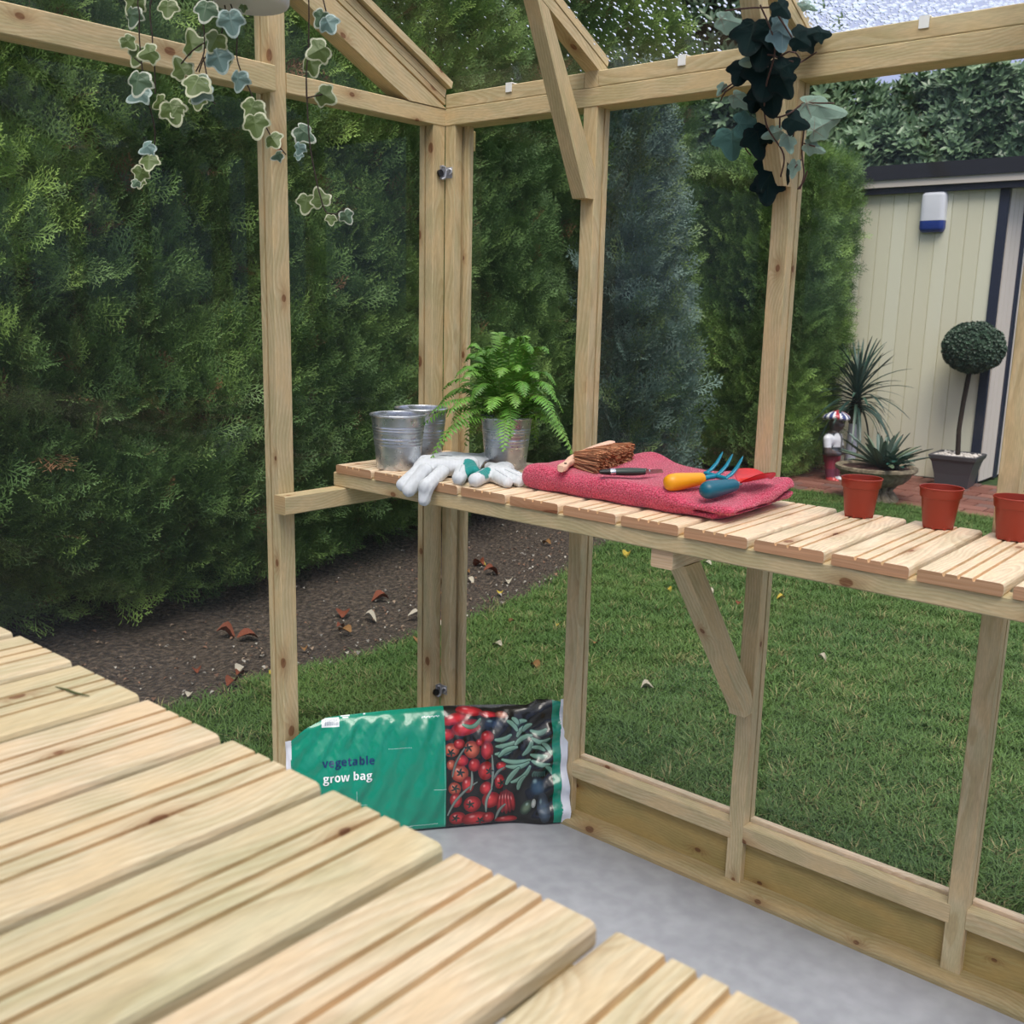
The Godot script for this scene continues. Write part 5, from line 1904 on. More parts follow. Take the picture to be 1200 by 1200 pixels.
func build_hanging_ivy() -> void:
	var at := Vector3(0.428, 1.650, 0.853)
	var o := thing("hanging_ivy", "variegated ivy trailing from a pale grey pot hung above the gable post", "ivy", at)
	var b := Build.new()
	b.lathe(PackedVector2Array([Vector2(0, 0), Vector2(0.049, 0), Vector2(0.053, 0.002), Vector2(0.0555, 0.006), Vector2(0.063, 0.095), Vector2(0.066, 0.097), Vector2(0.067, 0.104), Vector2(0.062, 0.106), Vector2(0.058, 0.095), Vector2(0, 0.092)]), 40)
	var stone := plain("pale stoneware", Color(0.78, 0.775, 0.755), 0.75)
	put("pot", b.mesh(), stone, o)
	for k in 3:
		var a := TAU * k / 3 + 0.4
		b = Build.new()
		b.tube(PackedVector3Array([Vector3(cos(a) * 0.064, 0.102, sin(a) * 0.064), Vector3(0, 0.455, 0.0)]), PackedFloat32Array([0.0012]), 5)
		put("cord", b.mesh(), plain("hemp cord", Color(0.45, 0.36, 0.25), 0.9), o)
	var kinds: Array[ArrayMesh] = [
		ivy_leaf(Color(0.47, 0.49, 0.33), Color(0.095, 0.145, 0.038), 0.35, Color(0.13, 0.19, 0.06)), ivy_leaf(Color(0.50, 0.53, 0.44), Color(0.075, 0.135, 0.075), 0.5, Color(0.14, 0.21, 0.12)), ivy_leaf(Color(0.42, 0.52, 0.49), Color(0.15, 0.245, 0.225), 0.6, Color(0.22, 0.30, 0.27))]
	var skin := tinted("ivy leaf", 0.5, Color(0.5, 0.5, 0.4))
	var k := 0
	for q in [
		[0.417, 1.526, 0.947, 0.037, 20], [0.364, 1.514, 0.909, 0.023, 0], [0.344, 1.565, 0.923, 0.031, 150], [0.411, 1.534, 0.936, 0.025, -10],
		[0.409, 1.570, 0.899, 0.035, -20], [0.403, 1.594, 0.903, 0.030, 30], [0.359, 1.601, 0.914, 0.036, 160], [0.386, 1.579, 0.880, 0.026, 60],
		[0.416, 1.631, 0.925, 0.032, 10], [0.453, 1.613, 0.906, 0.034, -10], [0.285, 1.580, 0.960, 0.031, 20], [0.332, 1.576, 0.970, 0.028, 70],
		[0.281, 1.598, 0.968, 0.023, -40], [0.365, 1.524, 1.008, 0.034, 10], [0.326, 1.520, 0.989, 0.033, 40], [0.331, 1.509, 0.954, 0.023, 60],
		[0.392, 1.487, 0.968, 0.035, -20], [0.259, 1.659, 0.948, 0.031, 30], [0.264, 1.639, 0.954, 0.029, 10], [0.385, 1.435, 1.011, 0.022, 50],
		[0.392, 1.414, 1.011, 0.025, 0], [0.341, 1.401, 0.996, 0.023, 20], [0.307, 1.393, 0.978, 0.016, 0], [0.351, 1.387, 1.010, 0.013, 40],
		[0.415, 1.518, 0.941, 0.032, 30], [0.461, 1.498, 0.882, 0.033, 20], [0.501, 1.468, 0.904, 0.034, -10], [0.509, 1.451, 0.878, 0.025, -40],
		[0.498, 1.433, 0.867, 0.018, 60], [0.434, 1.540, 0.886, 0.028, 10], [0.362, 1.636, 0.952, 0.027, 0], [0.393, 1.490, 0.965, 0.020, 30],
		[0.448, 1.638, 0.881, 0.012, 0], [0.516, 1.632, 0.796, 0.025, 30], [0.540, 1.621, 0.799, 0.027, -30], [0.553, 1.576, 0.832, 0.032, 60],
		[0.488, 1.571, 0.790, 0.031, -20], [0.533, 1.522, 0.799, 0.030, -60], [0.512, 1.469, 0.821, 0.031, -50], [0.541, 1.439, 0.859, 0.017, 20],
		[0.500, 1.368, 0.815, 0.029, 10], [0.524, 1.379, 0.808, 0.028, 160], [0.597, 1.339, 0.846, 0.015, 0], [0.599, 1.345, 0.817, 0.020, -30],
		[0.501, 1.437, 0.829, 0.013, 0],
	]:
		var pick := 0 if k % 5 < 3 else (1 if k % 5 == 3 else 2)
		var xf := leaf_frame(Vector3(q[0], q[1], q[2]), q[3] * 1.12, q[4], 0.33)
		xf.origin -= at
		put("leaf", kinds[pick], skin, o, xf)
		k += 1
	# short shoots over the rim
	for i in 12:
		var a := TAU * i / 12.0
		var xf := leaf_frame(Vector3(cos(a) * 0.066, 0.10 + rng.randf_range(-0.02, 0.03), sin(a) * 0.066) + at, 0.034, rng.randf_range(-40, 40), 0.5)
		xf.origin -= at
		put("leaf", kinds[i % 2], skin, o, xf)
	var bark := plain("ivy stem", Color(0.17, 0.11, 0.085), 0.8)
	for st in [
		[Vector3(0.401, 1.657, 0.882), Vector3(0.402, 1.631, 0.883), Vector3(0.397, 1.597, 0.891), Vector3(0.381, 1.575, 0.905), Vector3(0.374, 1.555, 0.911)],
		[Vector3(0.370, 1.675, 0.903), Vector3(0.380, 1.620, 0.904), Vector3(0.383, 1.582, 0.907), Vector3(0.374, 1.555, 0.916)],
		[Vector3(0.389, 1.577, 0.913), Vector3(0.395, 1.546, 0.911), Vector3(0.403, 1.512, 0.908), Vector3(0.403, 1.508, 0.904)],
		[Vector3(0.308, 1.673, 0.957), Vector3(0.306, 1.631, 0.964), Vector3(0.306, 1.601, 0.966), Vector3(0.311, 1.564, 0.967), Vector3(0.318, 1.522, 0.967), Vector3(0.326, 1.491, 0.963), Vector3(0.330, 1.461, 0.962), Vector3(0.330, 1.411, 0.970)],
		[Vector3(0.321, 1.667, 0.947), Vector3(0.325, 1.600, 0.956), Vector3(0.329, 1.564, 0.957), Vector3(0.333, 1.521, 0.960)],
		[Vector3(0.417, 1.633, 0.875), Vector3(0.425, 1.572, 0.878), Vector3(0.442, 1.530, 0.870), Vector3(0.456, 1.494, 0.862), Vector3(0.470, 1.463, 0.853), Vector3(0.487, 1.438, 0.840)],
		[Vector3(0.491, 1.685, 0.798), Vector3(0.502, 1.599, 0.806), Vector3(0.503, 1.557, 0.812), Vector3(0.505, 1.520, 0.814)],
		[Vector3(0.503, 1.685, 0.788), Vector3(0.518, 1.637, 0.783)],
		[Vector3(0.510, 1.549, 0.818), Vector3(0.523, 1.463, 0.825), Vector3(0.533, 1.414, 0.824), Vector3(0.541, 1.380, 0.821), Vector3(0.550, 1.353, 0.815), Vector3(0.563, 1.354, 0.798)],
		[Vector3(0.389, 1.595, 0.909), Vector3(0.372, 1.583, 0.920), Vector3(0.359, 1.565, 0.931)],
		[Vector3(0.322, 1.562, 0.974), Vector3(0.309, 1.571, 0.977)],
		[Vector3(0.321, 1.530, 0.983), Vector3(0.330, 1.525, 0.972)],
		[Vector3(0.515, 1.518, 0.822), Vector3(0.522, 1.522, 0.810), Vector3(0.528, 1.526, 0.799)],
		[Vector3(0.353, 1.482, 0.969), Vector3(0.361, 1.498, 0.953)],
		[Vector3(0.453, 1.520, 0.874), Vector3(0.459, 1.486, 0.872)],
	]:
		b = Build.new()
		var path := PackedVector3Array()
		var first: Vector3 = st[0]
		if first.y > 1.625:
			# up to the pot's rim
			var rim := at + Vector3(first.x - at.x, 0, first.z - at.z).normalized() * 0.064 + Vector3(0, 0.106, 0)
			var pts: Array = [at + Vector3(0, 0.094, 0), rim]
			pts.append_array(st)
			st = pts
		for p in smooth_path(st):
			path.append(p - at)
		b.tube(path, PackedFloat32Array([0.0011]), 5)
		put("stem", b.mesh(), bark, o)


func build_brace_ivy() -> void:
	var at := Vector3(0.898, 1.455, 0.03)
	var o := thing("artificial_ivy", "dark green ivy garland wound round the second post and its brace", "ivy", at)
	var kinds := {
		"d": ivy_leaf(Color(0.008, 0.018, 0.017), Color(0.007, 0.016, 0.016), 0.35, Color(0.012, 0.024, 0.022)), "p": ivy_leaf(Color(0.24, 0.34, 0.28), Color(0.215, 0.31, 0.255), 0.3, Color(0.22, 0.20, 0.17)),
		"c": ivy_leaf(Color(0.14, 0.22, 0.24), Color(0.12, 0.19, 0.215), 0.5, Color(0.2, 0.28, 0.3)), "t": ivy_leaf(Color(0.07, 0.15, 0.13), Color(0.06, 0.135, 0.12), 0.3, Color(0.09, 0.18, 0.16))}
	var skin := tinted("cloth leaf", 0.8, Color(0.12, 0.12, 0.12))
	skin.metallic_specular = 0.25
	for q in [
		[0.857, 1.706, 0.184, 0.049, -80, "p"], [0.892, 1.679, 0.180, 0.063, 10, "d"], [0.924, 1.680, 0.166, 0.051, -20, "d"],
		[0.906, 1.656, 0.164, 0.058, 5, "d"], [0.945, 1.670, 0.170, 0.040, 0, "c"], [0.948, 1.692, 0.170, 0.034, -30, "c"],
		[0.887, 1.647, 0.150, 0.050, 80, "p"], [0.860, 1.630, 0.149, 0.044, 20, "d"], [0.907, 1.616, 0.143, 0.070, 10, "d"],
		[0.908, 1.592, 0.120, 0.065, -10, "d"], [0.936, 1.604, 0.130, 0.044, -30, "d"], [0.837, 1.594, 0.101, 0.040, -50, "p"],
		[0.869, 1.587, 0.106, 0.036, 20, "d"], [0.953, 1.632, 0.153, 0.037, -120, "d"], [0.928, 1.707, 0.030, 0.051, -110, "d"],
		[0.972, 1.665, 0.153, 0.031, -60, "d"], [0.952, 1.706, 0.030, 0.030, -90, "d"], [0.963, 1.582, 0.030, 0.076, -75, "p"],
		[0.970, 1.553, 0.030, 0.060, -120, "p"], [0.896, 1.535, 0.085, 0.036, 70, "p"], [0.927, 1.518, 0.080, 0.039, -10, "p"],
		[0.953, 1.514, 0.030, 0.037, -70, "p"], [0.874, 1.520, 0.090, 0.052, -10, "d"], [0.875, 1.532, 0.088, 0.040, 30, "d"],
		[0.948, 1.550, 0.096, 0.042, -70, "d"], [0.931, 1.475, 0.061, 0.030, 10, "p"], [0.876, 1.470, 0.045, 0.060, 30, "d"],
		[0.874, 1.445, 0.045, 0.053, 0, "d"], [0.921, 1.757, 0.030, 0.033, -60, "p"], [0.960, 1.706, 0.203, 0.033, -40, "d"],
		[0.811, 1.612, 0.127, 0.024, 30, "p"], [0.857, 1.554, 0.094, 0.052, -90, "t"], [0.809, 1.527, 0.072, 0.057, 0, "t"],
	]:
		var xf := leaf_frame(Vector3(q[0], q[1], q[2]), q[3] * 1.1, q[4], 0.3)
		xf.origin -= at
		if q[5] == "p":
			xf.basis = xf.basis * Basis.from_scale(Vector3(0.66, 1.0, 1.0))
		put("leaf", kinds[q[5]], skin, o, xf)
	var bark := plain("garland stem", Color(0.30, 0.20, 0.175), 0.7)
	for st in [
		[Vector3(0.845, 1.724, 0.189), Vector3(0.894, 1.720, 0.191), Vector3(0.934, 1.715, 0.192), Vector3(0.946, 1.720, 0.196)],
		[Vector3(0.934, 1.715, 0.192), Vector3(0.949, 1.690, 0.178), Vector3(0.961, 1.669, 0.167)],
		[Vector3(0.811, 1.608, 0.124), Vector3(0.834, 1.618, 0.130), Vector3(0.888, 1.632, 0.141), Vector3(0.909, 1.635, 0.144)],
		[Vector3(0.888, 1.632, 0.141), Vector3(0.899, 1.621, 0.136), Vector3(0.902, 1.611, 0.130)],
		[Vector3(0.881, 1.663, 0.158), Vector3(0.890, 1.655, 0.153), Vector3(0.920, 1.650, 0.153), Vector3(0.934, 1.642, 0.149), Vector3(0.957, 1.636, 0.148)],
		[Vector3(0.951, 1.630, 0.144), Vector3(0.918, 1.662, 0.035), Vector3(0.944, 1.674, 0.035)],
		[Vector3(0.930, 1.645, 0.151), Vector3(0.952, 1.651, 0.156), Vector3(0.963, 1.648, 0.155), Vector3(0.915, 1.665, 0.035)],
		[Vector3(0.855, 1.620, 0.132), Vector3(0.818, 1.607, 0.124), Vector3(0.806, 1.595, 0.117)],
		[Vector3(0.883, 1.574, 0.110), Vector3(0.908, 1.559, 0.104), Vector3(0.936, 1.562, 0.107), Vector3(0.924, 1.590, 0.035)],
		[Vector3(0.927, 1.592, 0.035), Vector3(0.956, 1.588, 0.035), Vector3(0.985, 1.585, 0.035)],
		[Vector3(0.924, 1.590, 0.035), Vector3(0.931, 1.563, 0.035), Vector3(0.931, 1.534, 0.035), Vector3(0.931, 1.505, 0.035), Vector3(0.938, 1.467, 0.035), Vector3(0.932, 1.443, 0.035)],
		[Vector3(0.914, 1.542, 0.095), Vector3(0.917, 1.557, 0.103)],
		[Vector3(0.937, 1.526, 0.088), Vector3(0.944, 1.542, 0.096)],
		[Vector3(0.933, 1.522, 0.035), Vector3(0.955, 1.515, 0.035)],
		[Vector3(0.934, 1.478, 0.064), Vector3(0.932, 1.496, 0.035)],
		[Vector3(0.928, 1.443, 0.035), Vector3(0.939, 1.457, 0.035), Vector3(0.944, 1.474, 0.035)],
		[Vector3(0.840, 1.528, 0.085), Vector3(0.841, 1.514, 0.078), Vector3(0.850, 1.503, 0.073)],
		[Vector3(0.840, 1.523, 0.083), Vector3(0.860, 1.523, 0.083)],
		[Vector3(0.915, 1.72, 0.198), Vector3(0.93, 1.66, 0.165), Vector3(0.905, 1.60, 0.14), Vector3(0.89, 1.55, 0.10), Vector3(0.915, 1.50, 0.075), Vector3(0.90, 1.465, 0.05)],
	]:
		var b := Build.new()
		var path := PackedVector3Array()
		for p in smooth_path(st):
			path.append(p - at)
		b.tube(path, PackedFloat32Array([0.0015]), 6)
		put("stem", b.mesh(), bark, o)


# ---------------------------------------------------------------- by the shed
func blade_leaf(length: float, width: float, arch: float, channel: float, col: Color, edge: Color) -> ArrayMesh:
	# a strap leaf growing along +z and arching down
	var b := Build.new()
	var rows: Array = []
	for j in 9:
		var f := j / 8.0
		var w := width * (0.72 + 0.6 * f) * pow(1.0 - f, 0.55) if f > 0.0 else width * 0.7
		var row := PackedVector3Array()
		for i in 5:
			var g := (i - 2) / 2.0
			row.append(Vector3(g * w, -arch * f * f * length + channel * absf(g) * w, f * length * (1.0 - 0.35 * arch * f)))
		rows.append(row)
	b.tint = col
	b.sheet(rows)
	var back: Array = []
	for row in rows:
		var r2 := PackedVector3Array()
		for p in row:
			r2.append(p - Vector3(0, 0.003, 0))
		back.append(r2)
	b.tint = edge
	b.sheet(back, false, true)
	return b.mesh()


func build_shed_plants() -> void:
	# stone bowl on a foot with an agave and a few fleshy leaves
	var at := Vector3(-0.795, GROUND, -5.12)
	var o := thing("stone_planter", "weathered stone bowl on a carved foot, standing on the lawn's edge by the shed", "planter", at)
	var stone := plain("weathered stone", Color.WHITE, 0.95)
	stone.albedo_texture = noise_map(0.03, Color(0.36, 0.325, 0.26), Color(0.60, 0.55, 0.46), 5, 256, 71)
	stone.uv1_triplanar = true
	stone.uv1_scale = Vector3.ONE * 3.0
	var b := Build.new()
	b.lathe(PackedVector2Array([Vector2(0.0, 0.0), Vector2(0.15, 0.0), Vector2(0.155, 0.03), Vector2(0.125, 0.05), Vector2(0.11, 0.075), Vector2(0.12, 0.09), Vector2(0.09, 0.10), Vector2(0.088, 0.115), Vector2(0.13, 0.125), Vector2(0.19, 0.15), Vector2(0.225, 0.185), Vector2(0.24, 0.215), Vector2(0.262, 0.228), Vector2(0.275, 0.24), Vector2(0.272, 0.258), Vector2(0.245, 0.262), Vector2(0.225, 0.245), Vector2(0.0, 0.235)]), 40)
	var bowl := put("bowl", b.mesh(), stone, o)
	# knuckled carving round the foot
	for k in 10:
		var a := TAU * k / 10
		b = Build.new()
		b.tube(PackedVector3Array([Vector3(cos(a) * 0.145, 0.012, sin(a) * 0.145), Vector3(cos(a) * 0.118, 0.06, sin(a) * 0.118), Vector3(cos(a) * 0.105, 0.10, sin(a) * 0.105), Vector3(cos(a) * 0.15, 0.145, sin(a) * 0.15)]), PackedFloat32Array([0.034, 0.026, 0.020, 0.012]), 8)
		put("carving", b.mesh(), stone, bowl)
	b = Build.new()
	b.lathe(PackedVector2Array([Vector2(0.0, 0.262), Vector2(0.12, 0.256), Vector2(0.232, 0.246)]), 24)
	put("soil", b.mesh(), plain("reddish planter soil", Color(0.26, 0.165, 0.14), 0.95), o)
	o = thing("agave", "spiky dark green agave growing in the stone bowl by the shed", "agave", at + Vector3(0.045, 0.255, 0.02))
	var fleshy := tinted("agave leaf", 0.45)
	var shapes: Array[ArrayMesh] = []
	for k in 3:
		shapes.append(blade_leaf(0.34, 0.031, 0.02 + 0.07 * k, 0.5, [Color(0.065, 0.11, 0.09), Color(0.08, 0.13, 0.095), Color(0.105, 0.15, 0.085)][k], Color(0.12, 0.16, 0.12)))
	for k in 30:
		var a := k * 2.39996
		var f := (k + 0.5) / 30.0
		var up := lerpf(1.45, 0.28, pow(f, 0.85))
		var s := lerpf(0.75, 1.0, f) * rng.randf_range(0.85, 1.1)
		put("leaf", shapes[k % 3], fleshy, o, Transform3D((Basis(Vector3.UP, a) * Basis(Vector3.RIGHT, -up)).scaled(Vector3(s * 1.15, s, s)), Vector3(sin(a), 0, cos(a)) * 0.018))
	b = Build.new()
	b.lathe(PackedVector2Array([Vector2(0.03, -0.01), Vector2(0.04, 0.03), Vector2(0.02, 0.06), Vector2(0, 0.065)]), 12)
	put("crown", b.mesh(), plain("pale crown", Color(0.42, 0.40, 0.34), 0.9), o)
	o = thing("succulent", "low glossy round-leaved plant at the right rim of the stone bowl", "succulent", at + Vector3(0.16, 0.25, 0.06))
	var pad := blade_leaf(0.085, 0.026, 0.25, 0.2, Color(0.035, 0.11, 0.085), Color(0.05, 0.12, 0.09))
	for k in 26:
		var a := k * 2.39996
		put("leaf", pad, tinted("succulent leaf", 0.3), o, Transform3D(Basis(Vector3.UP, a) * Basis(Vector3.RIGHT, -rng.randf_range(0.1, 1.1)), Vector3(sin(a) * 0.04, rng.randf_range(0.0, 0.09), cos(a) * 0.04)))
	b = Build.new()
	b.tube(PackedVector3Array([Vector3.ZERO, Vector3(0.0, 0.09, 0.0)]), PackedFloat32Array([0.02, 0.012]), 8)
	put("stem", b.mesh(), plain("fleshy stem", Color(0.10, 0.14, 0.08), 0.7), o)
	# cordyline with a whitewashed trunk
	o = thing("cordyline_palm", "cordyline palm with dark arching strap leaves and a whitewashed trunk before the shed", "palm", Vector3(-1.345, GROUND, -6.02))
	b = Build.new()
	b.tube(PackedVector3Array([Vector3(0, 0, 0), Vector3(0.0, 0.2, 0), Vector3(0.005, 0.445, 0)]), PackedFloat32Array([0.05, 0.042, 0.038]), 14)
	put("whitewashed_trunk", b.mesh(), plain("limewash", Color(0.74, 0.75, 0.78), 0.9), o)
	b = Build.new()
	b.tube(PackedVector3Array([Vector3(0.005, 0.44, 0), Vector3(0.01, 0.56, 0), Vector3(0.012, 0.70, 0)]), PackedFloat32Array([0.042, 0.05, 0.02]), 12)
	put("trunk", b.mesh(), plain("fibrous trunk", Color(0.16, 0.14, 0.10), 0.95), o)
	shapes = []
	for k in 4:
		shapes.append(blade_leaf(0.52, 0.0165, 0.14 + 0.26 * k, 0.4, [Color(0.035, 0.085, 0.06), Color(0.045, 0.10, 0.07), Color(0.03, 0.07, 0.055), Color(0.06, 0.11, 0.08)][k], Color(0.07, 0.12, 0.10)))
	for k in 110:
		var a := k * 2.39996 + rng.randf_range(-0.2, 0.2)
		var f := (k + 0.5) / 110.0
		var up := lerpf(1.50, -0.05, pow(f, 0.9))
		var s := rng.randf_range(0.82, 1.08) * lerpf(0.85, 1.0, f)
		if cos(a) < 0.0 and up < 0.9:
			s *= 0.72
		put("leaf", shapes[mini(3, int(f * 3.0) + rng.randi() % 2)], tinted("cordyline leaf", 0.4), o, Transform3D((Basis(Vector3.UP, a) * Basis(Vector3.RIGHT, -up)).scaled(Vector3(s, s, s)), Vector3(0.012, lerpf(0.71, 0.55, f), 0)))
	# clipped ball on a stem in a square grey pot
	o = thing("topiary_tree", "box ball on a bare stem in a square grey pot beside the shed corner", "topiary", Vector3(-0.578, GROUND, -6.18))
	var grey := plain("dark grey glaze", Color(0.29, 0.285, 0.30), 0.45)
	b = Build.new()
	var prof := [Vector2(0.0, 0.004), Vector2(0.108, 0.004), Vector2(0.112, 0.01), Vector2(0.128, 0.12), Vector2(0.150, 0.215), Vector2(0.165, 0.235), Vector2(0.170, 0.262), Vector2(0.162, 0.268), Vector2(0.148, 0.262), Vector2(0.145, 0.235)]
	for k in prof.size() - 1:
		for s in 4:
			var q: Array[Vector3] = []
			for c in [[k, 0], [k, 1], [k + 1, 1], [k + 1, 0]]:
				var a: float = PI / 4 + PI / 2 * (s + c[1])
				var r: float = prof[c[0]].x * 1.4142
				q.append(Vector3(cos(a) * r, prof[c[0]].y, sin(a) * r))
			var m := PI / 2 * (s + 1)
			var dir := Vector3(cos(m), 0.3 * signf(prof[k].y - prof[k + 1].y) if k < 6 else -0.2, sin(m))
			b.quad(q[0], q[1], q[2], q[3], dir if k < 7 else -dir + Vector3.UP)
	put("pot", b.mesh(), grey, o, Transform3D(Basis(Vector3.UP, 0.06)))
	var peb := Build.new()
	peb.lathe(PackedVector2Array([Vector2(0, -0.6), Vector2(0.7, -0.4), Vector2(1, 0), Vector2(0.7, 0.4), Vector2(0, 0.6)]), 7)
	var where: Array[Transform3D] = []
	var tints: Array[Color] = []
	for i in 260:
		var s := rng.randf_range(0.007, 0.012)
		where.append(Transform3D(Basis(Vector3(rng.randf(), 1, rng.randf()).normalized(), rng.randf() * 6).scaled(Vector3(s, s, s)), Vector3(rng.randf_range(-0.138, 0.138), 0.25 + rng.randf_range(0, 0.012), rng.randf_range(-0.138, 0.138))))
		var g := rng.randf_range(0.42, 0.72)
		tints.append(Color(g, g * 0.92, g * 0.84))
	scatter("pebbles", peb.mesh(), tinted("white pebble", 0.8), o, where, tints)
	b = Build.new()
	b.box(Vector3(-0.142, 0.20, -0.142), Vector3(0.142, 0.25, 0.142))
	put("soil", b.mesh(), plain("reddish planter soil", Color(0.26, 0.165, 0.14), 0.95), o, Transform3D(Basis(Vector3.UP, 0.06)))
	b = Build.new()
	b.tube(PackedVector3Array([Vector3(0.0, 0.24, 0), Vector3(-0.012, 0.45, 0), Vector3(-0.002, 0.65, 0), Vector3(0.012, 0.82, 0), Vector3(0.022, 0.95, 0)]), PackedFloat32Array([0.019, 0.017, 0.017, 0.018, 0.016]), 10)
	put("stem", b.mesh(), plain("brown bark", Color(0.17, 0.125, 0.10), 0.9), o)
	var ball := Vector3(0.028, 1.065, 0)
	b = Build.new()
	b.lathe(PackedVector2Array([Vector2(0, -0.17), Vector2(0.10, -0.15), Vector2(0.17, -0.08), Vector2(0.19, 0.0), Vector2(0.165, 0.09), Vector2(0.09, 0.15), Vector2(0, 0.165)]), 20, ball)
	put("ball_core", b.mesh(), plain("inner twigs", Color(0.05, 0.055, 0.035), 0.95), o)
	var tip := Build.new()
	for k in 5:
		var a := TAU * k / 5
		var d := Vector3(cos(a), 0.8, sin(a)).normalized()
		var side := d.cross(Vector3.UP).normalized() * 0.3
		tip.flat(Vector3.ZERO, d * 0.55 + side, d, Vector3.UP)
		tip.flat(Vector3.ZERO, d, d * 0.55 - side, Vector3.UP)
	where = []
	tints = []
	for i in 5200:
		var d := Vector3(rng.randfn(), rng.randfn(), rng.randfn()).normalized()
		var r := 0.195 + 0.018 * noise.get_noise_3d(d.x * 200, d.y * 200, d.z * 200) + rng.randf_range(-0.02, 0.008)
		var s := rng.randf_range(0.014, 0.022)
		where.append(Transform3D(leafy(d, 0.1, 0.0).scaled(Vector3(s, s, s)), ball + Vector3(d.x * r * 1.06, d.y * r * 0.90, d.z * r)))
		var g := rng.randf_range(0.6, 1.35)
		tints.append(Color(0.045 * g, 0.085 * g, 0.050 * g))
	scatter("foliage", tip.mesh(), tinted("box leaf", 0.5), o, where, tints)


func build_statue() -> void:
	# a carved garden figure in a flag-patterned beret, facing along +x
	var o := thing("garden_statue", "painted garden figure in a red, white and blue flag beret by the stone bowl", "statue", Vector3(-1.37, GROUND, -5.72))
	var bones := [
		[Vector3(0.02, 0.03, 0.045), Vector3(0.0, 0.20, 0.035), 0.034, 0.045], [Vector3(0.02, 0.03, -0.045), Vector3(0.0, 0.20, -0.035), 0.034, 0.045],
		[Vector3(0.035, 0.022, 0.045), Vector3(0.075, 0.020, 0.05), 0.026, 0.020], [Vector3(0.035, 0.022, -0.045), Vector3(0.075, 0.020, -0.05), 0.026, 0.020],
		[Vector3(0.0, 0.20, 0.0), Vector3(-0.005, 0.33, 0.0), 0.068, 0.075], [Vector3(-0.005, 0.34, 0.055), Vector3(-0.005, 0.34, -0.055), 0.048, 0.048],
		[Vector3(-0.002, 0.37, 0.0), Vector3(0.004, 0.42, 0.0), 0.034, 0.030], [Vector3(0.006, 0.455, 0.0), Vector3(0.012, 0.480, 0.0), 0.050, 0.047],
		[Vector3(0.046, 0.452, 0.0), Vector3(0.040, 0.425, 0.0), 0.022, 0.020], [Vector3(0.060, 0.462, 0.0), Vector3(0.068, 0.450, 0.0), 0.010, 0.012],
		[Vector3(-0.005, 0.345, 0.10), Vector3(0.01, 0.245, 0.112), 0.034, 0.026], [Vector3(0.01, 0.245, 0.112), Vector3(0.075, 0.235, 0.055), 0.024, 0.021],
		[Vector3(-0.005, 0.345, -0.10), Vector3(0.02, 0.25, -0.108), 0.034, 0.026], [Vector3(0.02, 0.25, -0.108), Vector3(0.08, 0.24, -0.035), 0.024, 0.021],
		[Vector3(0.055, 0.435, 0.012), Vector3(0.055, 0.435, -0.012), 0.009, 0.009], [Vector3(0.010, 0.462, 0.047), Vector3(0.010, 0.470, 0.050), 0.011, 0.010], [Vector3(0.010, 0.462, -0.047), Vector3(0.010, 0.470, -0.050), 0.011, 0.010]]
	var field := func(p: Vector3) -> float:
		var d := 1.0
		for q in bones:
			d = smin(d, capsule(p, q[0], q[1], q[2], q[3]), 0.018)
		for s in [-1.0, 1.0]:
			d = maxf(d, -capsule(p, Vector3(0.056, 0.472, 0.019 * s), Vector3(0.060, 0.472, 0.019 * s), 0.009, 0.009))
		return d
	var shade := func(p: Vector3) -> Color:
		var skin := Color(0.075, 0.055, 0.050)
		if p.y > 0.388:
			return skin
		if p.y > 0.215:
			if absf(p.z) > 0.072 and p.y > 0.285:
				return Color(0.72, 0.73, 0.77)
			if p.x > 0.03 and p.y > 0.28 and absf(p.z) > 0.012:
				return Color(0.66, 0.67, 0.70)
			return Color(0.055, 0.065, 0.075) if absf(p.z) < 0.085 else skin
		if p.y > 0.115:
			return Color(0.23, 0.03, 0.045) if p.z > -0.01 or p.y > 0.17 else Color(0.05, 0.09, 0.14)
		if p.y > 0.05:
			return Color(0.14, 0.035, 0.055)
		return Color(0.62, 0.62, 0.64) if p.z < 0.0 else Color(0.5, 0.06, 0.06)
	put("figure", nets(field, Vector3(-0.10, -0.005, -0.155), Vector3(0.11, 0.54, 0.155), 0.0085, shade), tinted("gloss paint", 0.3), o)
	# beret, patterned in wedges
	var b := Build.new()
	var rows: Array = []
	for j in 9:
		var f := j / 8.0
		var row := PackedVector3Array()
		for i in 48:
			var a := -TAU * i / 48
			var r := [0.050, 0.082, 0.102, 0.104, 0.092, 0.070, 0.045, 0.020, 0.002][j] as float
			var y := [0.497, 0.490, 0.496, 0.510, 0.527, 0.541, 0.551, 0.557, 0.560][j] as float
			row.append(Vector3(cos(a) * r + 0.008, y + cos(a) * 0.004 - 0.008 * cos(a * 2.0) * r / 0.1, sin(a) * r))
		rows.append(row)
	b.sheet(rows, true)
	var red := Color(0.42, 0.03, 0.05)
	var white := Color(0.78, 0.78, 0.80)
	var blue := Color(0.06, 0.08, 0.22)
	for k in range(0, b.v.size(), 3):
		var m := (b.v[k] + b.v[k + 1] + b.v[k + 2]) / 3.0
		var a := absf(fposmod(atan2(m.z, m.x - 0.008) + 0.5 + PI / 4, PI / 2) - PI / 4)
		var rad := Vector2(m.x - 0.008, m.z).length()
		var col := red if a < 0.17 or rad < 0.038 else (white if a < 0.34 or a > 0.66 else blue)
		for j in 3:
			b.c[k + j] = col
	put("beret", b.mesh(), tinted("gloss paint", 0.3), o)
	b = Build.new()
	b.lathe(PackedVector2Array([Vector2(0, 0), Vector2(0.12, 0), Vector2(0.12, 0.012), Vector2(0.105, 0.018), Vector2(0, 0.018)]), 24)
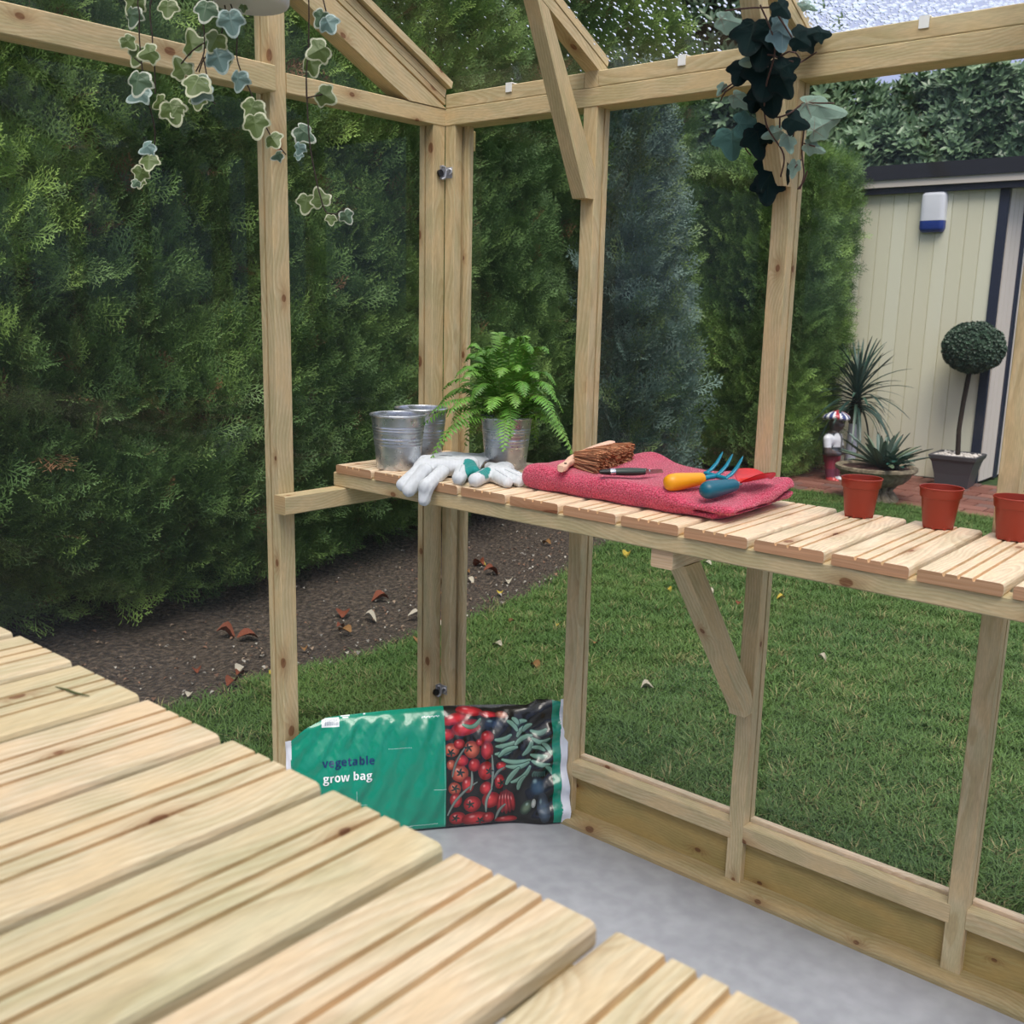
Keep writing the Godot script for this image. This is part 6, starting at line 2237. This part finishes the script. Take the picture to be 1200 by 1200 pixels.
	put("base", b.mesh(), plain("dark base", Color(0.10, 0.06, 0.06), 0.7), o)

func _ready() -> void:
	rng.seed = 20240917
	noise.seed = 5
	noise.frequency = 0.01
	# camera
	var cam := Camera3D.new()
	cam.name = "camera"
	add_child(cam)
	var right := Vector3(0.75997, 0.02283, -0.64956)
	var up := Vector3(-0.14594, 0.97986, -0.13630)
	cam.transform = Transform3D(Basis(right, up, right.cross(up)).orthonormalized(), Vector3(1.7857, 1.222, 1.8301))
	# a phone's lens: 3 mm across, focused on the far bench
	var lens := CameraAttributesPhysical.new()
	lens.frustum_focal_length = 35.0 / 2.0 * 1187.72 / 600.0
	lens.frustum_near = 0.05
	lens.frustum_far = 200.0
	lens.frustum_focus_distance = 2.2
	lens.exposure_aperture = 11.5
	cam.attributes = lens
	cam.fov = rad_to_deg(2.0 * atan(600.0 / 1187.72))
	cam.near = 0.05
	cam.far = 200.0
	# an overcast sky, a soft bright patch where the sun stands behind the cloud
	var we := WorldEnvironment.new()
	we.name = "environment"
	var env := Environment.new()
	env.background_mode = Environment.BG_SKY
	var sky := Sky.new()
	var sm := ProceduralSkyMaterial.new()
	sm.sky_top_color = Color(0.97, 0.98, 0.99)
	sm.sky_horizon_color = Color(0.42, 0.47, 0.63)
	sm.ground_bottom_color = Color(0.22, 0.24, 0.18)
	sm.ground_horizon_color = Color(0.40, 0.42, 0.40)
	sm.sky_curve = 0.9
	sky.sky_material = sm
	env.sky = sky
	env.tonemap_mode = Environment.TONE_MAPPER_LINEAR
	env.tonemap_exposure = 1.85
	env.sdfgi_enabled = true
	env.ssao_enabled = true
	env.ssil_enabled = true
	we.environment = env
	add_child(we)
	var sun := DirectionalLight3D.new()
	sun.name = "veiled_sun"
	sun.light_color = Color(1.0, 0.97, 0.92)
	sun.light_energy = 0.55
	sun.light_angular_distance = 35.0
	sun.shadow_enabled = true
	sun.sky_mode = DirectionalLight3D.SKY_MODE_LIGHT_ONLY
	add_child(sun)
	sun.look_at_from_position(Vector3(2.2, 6.0, 2.4), Vector3.ZERO)

	for k in 6:
		wood_maps.append(pine_map(k))
	build_ground()
	build_long_wall()
	build_gable()
	build_roof()
	build_far_side()
	build_glass()
	build_shed()
	build_patio()
	build_hedges()
	build_benches()
	build_latches()
	build_buckets()
	build_fern()
	build_gloves()
	build_towel()
	build_tools()
	build_flower_pots()
	build_grow_bag()
	build_hanging_ivy()
	build_brace_ivy()
	build_shed_plants()
	build_statue()
	build_fallen_leaves()
	build_grass()
